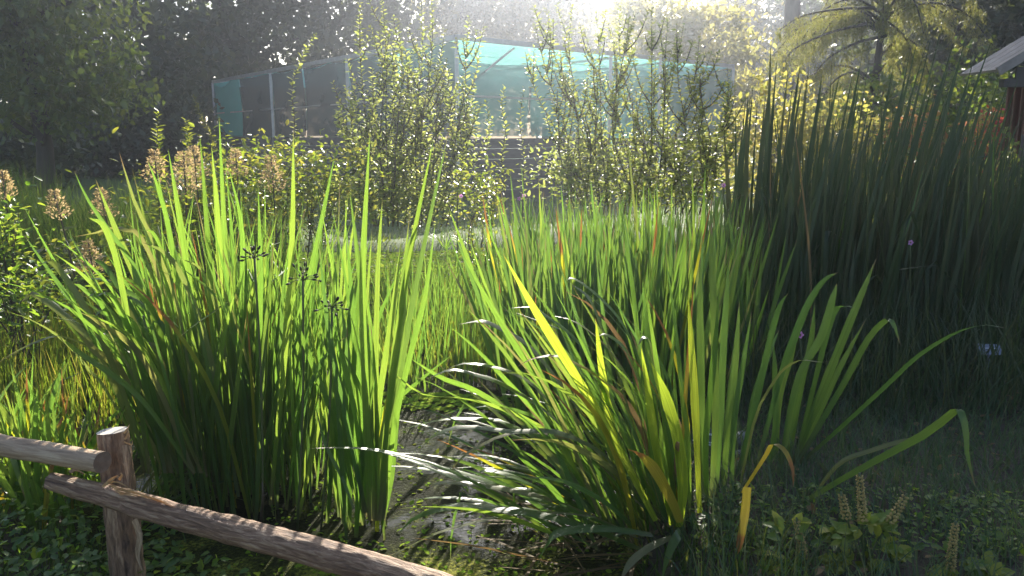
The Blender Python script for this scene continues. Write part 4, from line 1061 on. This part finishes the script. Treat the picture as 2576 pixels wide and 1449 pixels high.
    for k in range(110):                           # the crowded middle
        bx = random.uniform(1480, 1740); y_ = random.uniform(2.55, 3.0)
        b = P(bx, 1300, y_); b.z = random.uniform(0, .04)
        q = (1740 - bx) / 260.
        a0 = max(-.1, random.gauss(.12 + .55 * q, .2)); phi = math.pi + random.gauss(0, .45)
        bend = abs(random.gauss(.2, .2)) + (random.uniform(.4, 1.1) if random.random() < .25 else 0)
        put_blade(e, grow(b, phi, a0, bend, random.uniform(.5, 1.05), 10), random.uniform(.011, .022), random.gauss(.2, .6), pick((iris, 8), (iris_pale, 2), (iris_yellow, 1), (iris_green, 3), (dead, .5)), twist=random.uniform(-.5, .6))
    for k in range(22):                            # leaves lying out over the pool
        b = P(random.uniform(1400, 1640), 1300, random.uniform(2.5, 2.95)); b.z = .02
        put_blade(e, grow(b, math.pi + random.gauss(.1, .35), random.uniform(.75, 1.15), random.uniform(.3, .9), random.uniform(.45, .95), 10), random.uniform(.012, .02), random.gauss(.6, .4), pick((iris, 5), (iris_green, 4), (iris_pale, 1)), twist=random.uniform(-.4, .4))
    for k in range(40):                            # dead leaves about the foot
        b = P(random.uniform(1350, 1760), 1320, random.uniform(2.35, 2.8)); b.z = .01
        put_blade(e, grow(b, random.uniform(2.2, 5.0), random.uniform(1.1, 1.5), random.uniform(0, .3), random.uniform(.2, .6), 7), random.uniform(.006, .014), random.uniform(0, 3), dead)
    return e
near_clump()

# --- irises behind the fence, bottom left
def small_clump(name, bases, n, label, hmin, hmax, w, mat_w, spread=.2, bend=.25, cat='iris', group=None, phis=None):
    c = bases[0]
    e = stand(name, (c[0], c[1], 0), label, cat, group)
    for k in range(n):
        bx, by = random.choice(bases)
        b = Vector((bx + random.gauss(0, .07), by + random.gauss(0, .08), gz(bx, by)))
        phi = random.uniform(0, 6.28) if phis is None else random.gauss(*phis)
        put_blade(e, grow(b, phi, abs(random.gauss(spread, .12)), abs(random.gauss(bend, bend)), random.uniform(hmin, hmax), 9), random.uniform(*w), random.gauss(0, .6), pick(*mat_w), twist=random.uniform(-.5, .5))
    return e
def gp(x, y, z=0.0):
    p = G(x, y, z); return (p.x, p.y)
small_clump('iris_clump', [gp(60, 1330), gp(120, 1290), gp(170, 1330), gp(20, 1260), gp(110, 1380), gp(200, 1260), gp(60, 1230)], 130, 'short bright green iris leaves behind the left fence rail', .25, .62, (.014, .024), ((iris, 9), (iris_yellow, 1)), .22, .3, group='iris clumps in the pond')
small_clump('iris_clump', [gp(30, 1180), gp(150, 1150), gp(230, 1170)], 46, 'scattered iris leaves at the left edge above the upper rail', .25, .6, (.014, .022), ((iris, 7), (iris_pale, 2)), .4, .5, group='iris clumps in the pond')
small_clump('arching_sedge', [gp(315, 1275), gp(345, 1262)], 80, 'fine arching sedge spilling right from behind the fence post', .35, .72, (.006, .011), ((sedge, 5), (iris_pale, 3)), .5, 1.3, 'sedge', phis=(.15, .75))  # pale leaf colour mixed in to paint sunlit highlights on the arches
small_clump('arching_sedge', [gp(215, 1135), gp(260, 1120)], 40, 'fine arching sedge above the cut top of the fence post', .35, .75, (.006, .012), ((sedge, 8), (iris_pale, 1)), .45, 1.1, 'sedge', phis=(.2, .8))

# ------------------------------------------------------------------ grass, marsh stems, ground cover
def scatter(fn, n, keep=None):
    out = []
    while len(out) < n:
        x, y = fn()
        if keep is None or keep(x, y): out.append((x, y))
    return out
def carpet(name, pts, label, mat, L, w, lean=.35, bend=.6, cat='grass', zoff=-.01, segs=3):
    n = len(pts)
    b = np.array([(x, y, max(gz(x, y), -.08) + zoff) for x, y in pts])
    v, f, a = grass_array(b, rng.uniform(0, 6.28, n), np.abs(rng.normal(0, lean, n)), np.abs(rng.normal(0, bend, n)), rng.uniform(L[0], L[1], n), rng.uniform(w[0], w[1], n), segs)
    return tag(link(name, mesh_from(v, f, a, True, name), mat), label, cat, kind='stuff')
U = random.uniform
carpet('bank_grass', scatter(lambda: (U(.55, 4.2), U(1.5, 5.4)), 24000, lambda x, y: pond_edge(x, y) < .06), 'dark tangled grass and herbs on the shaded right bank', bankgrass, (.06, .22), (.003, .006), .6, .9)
carpet('near_grass', scatter(lambda: (U(-2.2, .9), U(1.35, 2.5)), 5000, lambda x, y: pond_edge(x, y) < -.02), 'short grass on the near bank below the fence', grassm, (.05, .17), (.003, .006), .5, .8)
carpet('dark_sedge_bed', scatter(lambda: (U(-5.6, -2.3), U(6.2, 8.6)), 5200), 'dark green sedge bed in shade on the far left', grassm, (.75, 1.2), (.007, .013), .13, .6)
carpet('marsh_stems', scatter(lambda: (U(-3.4, -1.55), U(3.7, 6.0)), 3600), 'yellow-lit thin marsh stems left of the big iris clump', sungrass, (.2, .55), (.006, .012), .14, .25)
carpet('marsh_stems', scatter(lambda: (U(-1.0, .5), U(4.5, 7.0)), 2400, lambda x, y: x > -1.3 + .02*y), 'thin sunlit marsh stems in the gap between the iris stands', sungrass, (.15, .46), (.005, .010), .2, .4)
carpet('green_reeds', scatter(lambda: (U(-.95, .45), U(4.3, 6.6)), 620), 'thin green reeds closing the gap between the two iris stands', iris, (.4, .85), (.010, .018), .12, .25, 'reeds')
carpet('lawn_grass', scatter(lambda: (U(-9, 7), U(9.4, 16)), 19000, lambda x, y: pond_edge(x, y) < .15), 'sunlit lawn grass between the pond and the enclosure', grassm, (.05, .14), (.006, .012), .4, .6)
carpet('bank_sedge', scatter(lambda: (U(1.0, 4.5), U(3.6, 4.8)), 2200, lambda x, y: pond_edge(x, y) < .1), 'dark sedge tufts at the foot of the reedmace', cattail, (.3, .75), (.004, .009), .25, .9)

# duckweed floating on the far water
def duckweed():
    pts = np.array(scatter(lambda: (U(-4.2, 2.5), U(4.0, 10.6)), 36000, lambda x, y: pond_edge(x, y) > -.05 and (y > 6.2 or mnoise.noise(Vector((x*1.4, y*1.4, 5))) > .05)))
    n = len(pts)
    p = np.column_stack([pts, rng.uniform(.003, .008, n)]); ax = unit(n); ax[:, 2] *= .12
    nr = unit(n) * .25 + np.array([0, 0, 1.])
    s = rng.uniform(.035, .075, n)
    tag(leaves('duckweed', duck, None, p, ax, nr, s, s * .8, kind='quad'), 'bright green duckweed mat floating on the far pond water', 'duckweed', kind='stuff')
duckweed()
def ground_leaves(name, fn, n, label, mat, size, keep=None, h=(.02, .2)):
    pts = np.array(scatter(fn, n, keep)); z = np.array([max(0, gz(x, y)) for x, y in pts])
    p = np.column_stack([pts, z + rng.uniform(h[0], h[1], n)]); ax = unit(n); ax[:, 2] *= .4
    s = rng.uniform(size*.6, size*1.4, n)
    tag(leaves(name, mat, None, p, ax, unit(n)*.5 + np.array([0, 0, 1.]), s, s*.6, kind='leaf'), label, 'ground cover', kind='stuff')
ground_leaves('low_weeds', lambda: (U(-2.3, -.75), U(1.5, 3.0)), 4500, 'small green weed leaves on the ground behind the fence', weed, .03, lambda x, y: pond_edge(x, y) < .25, (.01, .16))
ground_leaves('floating_weed', lambda: (U(-.95, .4), 2.1 + 1.9 * random.random() ** 1.7), 1700, 'floating yellow-green weed on the sunlit water at the bottom centre', duck, .022, None, (.001, .006))
ground_leaves('bank_herbs', lambda: (U(.6, 2.4), U(2.28, 2.75)), 1500, 'dark small-leaved herbs at the bottom right corner', weed, .028, None, (.015, .06))
ground_leaves('leaf_litter', lambda: (U(.5, 4.0), U(1.7, 5.0)), 700, 'scattered dead leaves among the grass on the right bank', dead, .035, lambda x, y: pond_edge(x, y) < 0, (.0, .05))

# ------------------------------------------------------------------ small things
def label_sign(x, y, Y, wpx_, hpx, label, pm, base_px, lines, tilt):
    c = P(x, y, Y); w = wpx(wpx_, Y); h = wpx(hpx, Y)
    gx_, gy_ = c.x + .004, c.y + .01
    e = empty('plant_label', (gx_, gy_, gz(gx_, gy_)), label, 'plant label', 'plant name labels on stakes')
    a = Acc(); a.tube([(gx_, gy_, gz(gx_, gy_) - .05), (gx_, gy_, c.z - .004)], [.0075, .0075], 7); a.build('stake', plate_blue if pm is plate_blue else darkboard, e)
    rot = Matrix.Rotation(tilt[1], 3, 'Y') @ Matrix.Rotation(-tilt[0], 3, 'X')
    a = Acc(); a.box((-w/2, -.0015, -h/2), (w/2, .0015, h/2)); v = [tuple(c + rot @ Vector(q)) for q in a.v[0]]
    b = Acc(); b.add(v, a.f); pl = b.build('plate', pm, e, False)
    for (u0, u1, z0, z1) in lines:
        a = Acc(); a.box((u0*w, -.0032, z0*h), (u1*w, -.0018, z1*h)); v = [tuple(c + rot @ Vector(q)) for q in a.v[0]]
        b = Acc(); b.add(v, a.f); b.build('lettering', lettering, pl, False)
    return e
label_sign(2490, 879, 4.1, 60, 30, 'small grey-blue plant label on a metal stake in the shaded right bank', plate_blue, 0, [(-.34, -.05, .06, .13), (-.01, .3, .06, .13)], (R(38), R(2)))
label_sign(1775, 1099, 3.15, 74, 46, 'dark plant label with white lettering behind the near iris leaves', plate_dark, 0,
           [(-.47, -.34, .16, .27), (-.31, -.18, .16, .27), (-.02, .16, .12, .23), (.18, .38, .12, .23), (-.47, -.32, -.34, -.27), (-.02, .1, -.34, -.26), (.12, .26, -.34, -.26), (.28, .4, -.34, -.26), (.06, .2, -.46, -.4), (.24, .4, -.46, -.4)], (R(30), R(9)))
def rock(c, r, label):
    import bmesh
    bm = bmesh.new(); bmesh.ops.create_icosphere(bm, subdivisions=4, radius=1)
    for v in bm.verts:
        p = v.co.copy(); n_ = 1 + .25 * mnoise.noise(p * 1.3 + Vector((c[0]*5, 0, 0))) + .08 * mnoise.noise(p * 4)
        v.co = Vector((p.x * r[0], p.y * r[1], p.z * r[2])) * n_
    me = bpy.data.meshes.new('stone'); bm.to_mesh(me); bm.free()
    me.polygons.foreach_set('use_smooth', np.ones(len(me.polygons), dtype=bool))
    o = link('stone', me, stone); o.location = c; tag(o, label, 'stone', 'stones on the bank')
p = P(1862, 1108, 3.3); rock((p.x, p.y, max(.03, p.z - .02)), (.055, .05, .06), 'rounded grey stone beside the dark plant label')
p = P(1850, 1142, 3.2); rock((p.x, p.y, max(.02, p.z - .02)), (.05, .045, .035), 'flatter pale stone in front of the rounded grey one')

# spikes of seed on leafy plants, bottom right
def spike_plant(spikes, leaves_px, label, Y):
    b = P(spikes[0][0][0], 1500, Y); g = Vector((b.x, b.y, gz(b.x, b.y)))
    e = empty('seed_spike_plant', g, label, 'plant', 'plants with seed spikes')
    for (p0, p1) in spikes:
        a_, t_ = P(*p0, Y), P(*p1, Y)
        s = Acc(); s.tube(spline([g, g.lerp(a_, .6) + Vector((0, .01, 0)), a_, t_], 10), [.0035]*10, 5); st = s.build('stem', greenstem, e)
        ac = Acc(); k = 0; Ls = (t_ - a_).length; m_ = int(Ls / .011)
        ex = (t_ - a_).normalized(); sx = ex.cross(Vector((0, 1, 0))).normalized(); sy = ex.cross(sx)
        for i in range(m_):
            q = i / m_; c = a_.lerp(t_, q)
            for j in range(6):
                th = j * 1.047 + (i % 2) * .52 + random.gauss(0, .12); r = .011 * (1 - .35 * q)
                d = sx * math.cos(th) + sy * math.sin(th)
                cc = c + d * r; rr = .0062 * (1 - .3*q) * random.uniform(.8, 1.2)
                v = [cc + d*rr*1.3, cc + ex*rr, cc - ex*rr*1.1, cc + sx*rr*math.sin(th) - sy*rr*math.cos(th), cc - sx*rr*math.sin(th) + sy*rr*math.cos(th)]
                ac.add([tuple(w) for w in v], [(0,1,3),(0,3,2),(0,2,4),(0,4,1)])
        ac.build('seed_spike', spikecol, st)
    C, A_, Nn, Ln = [], [], [], []
    for (lx, ly, dx, dy, l, k) in leaves_px:
        c = P(lx, ly, Y); d = (P(lx + dx, ly + dy, Y) - c).normalized()
        for i in range(k):
            q = i / max(1, k); C.append(c + d * l * q + Vector((random.gauss(0,.008), random.gauss(0,.015), random.gauss(0,.008))))
            A_.append(d + Vector((random.gauss(0,.5), random.gauss(0,.5), random.gauss(0,.5)))); Nn.append(Vector((random.gauss(0,.3), -.5, 1))); Ln.append(random.uniform(.03, .06))
    v, f, a = leaf_array(np.array(C), np.array(A_), np.array(Nn), np.array(Ln), np.array(Ln)*.6)
    link('foliage', mesh_from(v, f, a, True), spikeleaf, e)
spike_plant([((2170, 1305), (2162, 1190)), ((2240, 1312), (2282, 1242)), ((2130, 1300), (2115, 1238))],
            [(2160, 1330, -60, 20, .07, 26), (2170, 1320, 40, -5, .05, 18), (2210, 1365, 70, 40, .09, 30), (2150, 1390, -60, 30, .08, 28), (2180, 1400, 30, 30, .08, 36), (2215, 1325, 20, 3, .025, 8), (2150, 1420, 10, 20, .07, 36), (2130, 1340, -30, 10, .05, 20)],
            'leafy plant with three tan seed spikes at the bottom right', 2.24)
spike_plant([((2390, 1430), (2404, 1312))], [(2400, 1440, -40, 5, .06, 22), (2420, 1430, 60, 0, .1, 30), (2380, 1455, -20, 5, .06, 20)], 'single tan seed spike nearest the right edge', 2.2)
spike_plant([((2025, 1420), (2003, 1302))], [(1970, 1340, -20, -10, .03, 10), (1995, 1335, 10, -5, .03, 8), (1965, 1400, -30, 20, .07, 24), (2010, 1430, -30, 10, .06, 22)], 'single tan seed spike left of the three-spiked plant', 2.25)

# flowering-rush seed umbels among the left irises
def umbel(x, y, Y, base, r, label):
    c = P(x, y, Y); g = Vector(base)
    e = empty('rush_umbel', g, label, 'rush', 'dark seed umbels')
    a = Acc(); a.tube(spline([g, g.lerp(c, .55) + Vector((.01, 0, 0)), c], 8), [.004]*8, 5); a.build('stem', greenstem, e)
    for k in range(14):
        d = Vector((random.gauss(0, 1), random.gauss(0, .8), random.uniform(-.15, 1.1))).normalized(); q = c + d * r * random.uniform(.7, 1.1)
        a = Acc(); a.tube([c, c.lerp(q, .5) + Vector((0, 0, .006)), q], [.0012]*3, 4); ry = a.build('ray', greenstem, e)
        a = Acc(); a.tube([q - d*.002, q + d*.004, q + d*.011, q + d*.015], [.0016, .004, .0034, .001], 6); a.build('seed', darkseed, ry)
umbel(762, 705, 2.62, (P(740, 1260, 2.7).x, 2.72, 0), .05, 'upper dark seed umbel in front of the big iris clump')
umbel(835, 775, 2.6, (P(800, 1260, 2.7).x, 2.72, 0), .045, 'lower dark seed umbel right of the upper one')
umbel(640, 650, 2.7, (P(640, 1260, 2.7).x, 2.78, 0), .035, 'small dark seed umbel left of the other two')
# pink flowers
def flower(x, y, Y, label):
    c = P(x, y, Y); g = Vector((c.x + .03, c.y + .02, 0))
    e = empty('pink_flower', g, label, 'flower', 'small pink flowers')
    a = Acc(); a.tube(spline([g, g.lerp(c, .6) + Vector((.02, 0, 0)), c], 6), [.003]*6, 5); a.build('stem', greenstem, e)
    n = 5; th = np.arange(n) * 2 * math.pi / n
    v, f, a = leaf_array(np.repeat(np.array([c]), n, 0), np.stack([np.cos(th), -.35+0*th, np.sin(th)], 1), np.repeat(np.array([[0, -1., .1]]), n, 0), np.full(n, .018), np.full(n, .016))
    for k in range(n): link('petal', mesh_from(v[k*6:k*6+6], [(0,1,2,3),(0,3,4,5)], a[k*6:k*6+6]), pink, e)
    s = Acc(); s.tube([c + Vector((0,.002,0)), c + Vector((0,-.008,0))], [.005, .003], 7); s.build('flower_centre', goldtree, e)
for x, y, Y, lab in ((1160, 493, 6.5, 'pink flower against the dark boards left of the middle gap'), (1306, 500, 6.3, 'pink flower just left of the iris bed'),
                     (1318, 492, 6.2, 'second pink flower touching the iris bed tips'), (1820, 466, 5.4, 'pink flower at the edge of the dark reedmace'),
                     (2012, 842, 3.3, 'small violet flower behind the shaded iris fan'), (2290, 610, 4.4, 'pink flower in front of the dark reedmace')):
    flower(x, y, Y, lab)
# papyrus-like tufts on the far bank
for x, y, lab in ((1120, 575, 'small umbrella sedge at the far edge of the duckweed'), (1185, 552, 'second umbrella sedge further along the far bank')):
    c = P(x, y, 9.6); g = Vector((c.x, c.y, 0)); e = empty('umbrella_sedge', g, lab, 'sedge', 'umbrella sedges on the far bank')
    for k in range(16):
        ph = k * .4 + random.random(); put_blade(e, grow(g + Vector((0, 0, .05)), ph, .5 + .5*random.random(), .8, .35, 6), .014, ph + 1.5, sedge)
# dead stick by the left clump
a = Acc(); a.tube([G(655, 1330, 0), P(662, 1250, 2.55), P(660, 1212, 2.55)], [.006, .005, .002], 6); a.tube([P(662, 1250, 2.55), P(672, 1240, 2.54)], [.003, .001], 5)
tag(a.build('dead_stick', twig), 'short dead stick standing in the water before the big iris clump', 'stick')

# ------------------------------------------------------------------ rustic fence
fence = empty('rustic_fence', (P(325, 1449, 2.1).x, 2.1, 0), 'rustic rail fence of bark-covered poles at the bottom left', 'fence')
def log(name, ctrl, rads, mat, seed, sides=40, n=90, rough=.07, endmat=None, parent=fence, knots=(), cut=None):
    pts = spline(ctrl, n); rad = [np.interp(i / (n-1), np.linspace(0, 1, len(rads)), rads) for i in range(n)]
    def wob(r, th, L, i):
        q = Vector((math.cos(th)*1.2 + seed*7, math.sin(th)*1.2, L*6))
        k = 1 + rough * mnoise.noise(q) + rough * .8 * mnoise.noise(Vector((math.cos(th)*3.5, math.sin(th)*3.5 + seed, L*22))) + rough*.35*mnoise.noise(Vector((math.cos(th)*9, math.sin(th)*9+seed, L*30)))
        for (kt, ks, kth, kh) in knots:
            dth = math.atan2(math.sin(th - kth), math.cos(th - kth)); dl = (i/(n-1) - kt)
            k += kh * math.exp(-(dth/.35)**2 - (dl/ks)**2)
        return r * k
    v, f, a = tube_geo(pts, rad, sides, seed, True, wob)
    me = mesh_from(v, f, a, True, name)
    me.materials.append(mat); me.materials.append(endmat or mat)
    me.polygons[-1].material_index = 1; me.polygons[-2].material_index = 1
    for pl in (me.polygons[-1], me.polygons[-2]): pl.use_smooth = False
    return link(name, me, None, parent), pts
pt = P(283, 1083, 2.16)
post, _ = log('post', [P(345, 1640, 2.1), P(322, 1449, 2.12), P(304, 1270, 2.14), (pt.x, pt.y, pt.z)], [.049, .047, .0445, .0415], bark, 1, endmat=cutwood, n=130, rough=.11, knots=((.78, .02, 4.6, .25), (.5, .03, 1.0, .2)))
raill, _ = log('rail', [P(-420, 1020, 2.75), P(-150, 1082, 2.35), P(0, 1119, 2.18), P(130, 1141, 2.12), P(258, 1163, 2.045)], [.031, .031, .031, .0305, .0295], peeled, 2, endmat=cutdark, n=100, rough=.035)
railr, rp = log('rail', [P(128, 1210, 2.09), P(270, 1247, 2.035), P(450, 1299, 1.95), P(690, 1360, 1.83), P(960, 1437, 1.68), P(1350, 1560, 1.48)], [.024, .031, .034, .0355, .036, .035], bark, 3, endmat=bark, n=180, rough=.11,
              knots=((.04, .015, 1.4, .2), (.3, .02, 2.0, .12)))
# torn bark: pale stripe and splinters on the lower rail, bark strip on the post
def sliver(pts, w, mat, parent, yaw=0., name='splinter'):
    v, f, a = blade_geo(spline(pts, 8), w, yaw, .2, random.random(), 'grass', 0., Vector((.3, .2, -.9))); return link(name, mesh_from(v, f, a, True), mat, parent)
for k in range(11):
    y0 = 1222 + k * 2.6 + random.uniform(-1.5, 1.5)
    sliver([P(272 + k*3, y0 - 4, 1.995), P(330 + k*6, y0 + 12 , 1.975), P(380 + 5*k, y0 + 27, 1.952), P(430 + k*3, y0 + 42, 1.93)], .0035, rawwood, railr, name='torn_wood')
for px in ([(262, 1222), (278, 1205), (300, 1194)], [(262, 1220), (290, 1212), (316, 1222), (334, 1236)], [(300, 1207), (308, 1193), (301, 1190)], [(258, 1224), (275, 1214), (292, 1200), (306, 1200)]):
    sliver([P(x, y, 1.99 - .006*i) for i, (x, y) in enumerate(px)], .007, rawwood, railr)
for px in ([(312, 1090), (322, 1076), (326, 1066)], [(314, 1105), (324, 1088), (318, 1072)], [(312, 1112), (330, 1118), (334, 1110)]):
    sliver([P(x, y, 2.12) for x, y in px], .006, rawwood, post)
for px, w in (([(313, 1120), (318, 1180), (326, 1235)], .012), ([(338, 1308), (352, 1350), (346, 1395), (362, 1449)], .02), ([(176, 1188), (190, 1182), (220, 1196)], .012)):
    sliver([P(x, y, 2.095) for x, y in px], w, peeled, post, name='bark_strip')

# ------------------------------------------------------------------ haze added to stand for lens glare
bm_v = [(-150, -150, -1.6), (150, -150, -1.6), (150, 150, -1.6), (-150, 150, -1.6), (-150, -150, 26), (150, -150, 26), (150, 150, 26), (-150, 150, 26)]
m, nt, out = nodes('glare_haze')
pv = N(nt, 'ShaderNodeVolumePrincipled')
pv.inputs['Color'].default_value = (.78, .85, 1.0, 1); pv.inputs['Density'].default_value = .0045; pv.inputs['Anisotropy'].default_value = .82
nt.links.new(pv.outputs[0], out.inputs['Volume'])
hz = link('haze', mesh_from(bm_v, [(0,3,2,1),(4,5,6,7),(0,1,5,4),(1,2,6,5),(2,3,7,6),(3,0,4,7)], None, False), m)
tag(hz, 'pale haze added over the garden to stand for lens glare', 'haze', kind='stuff')
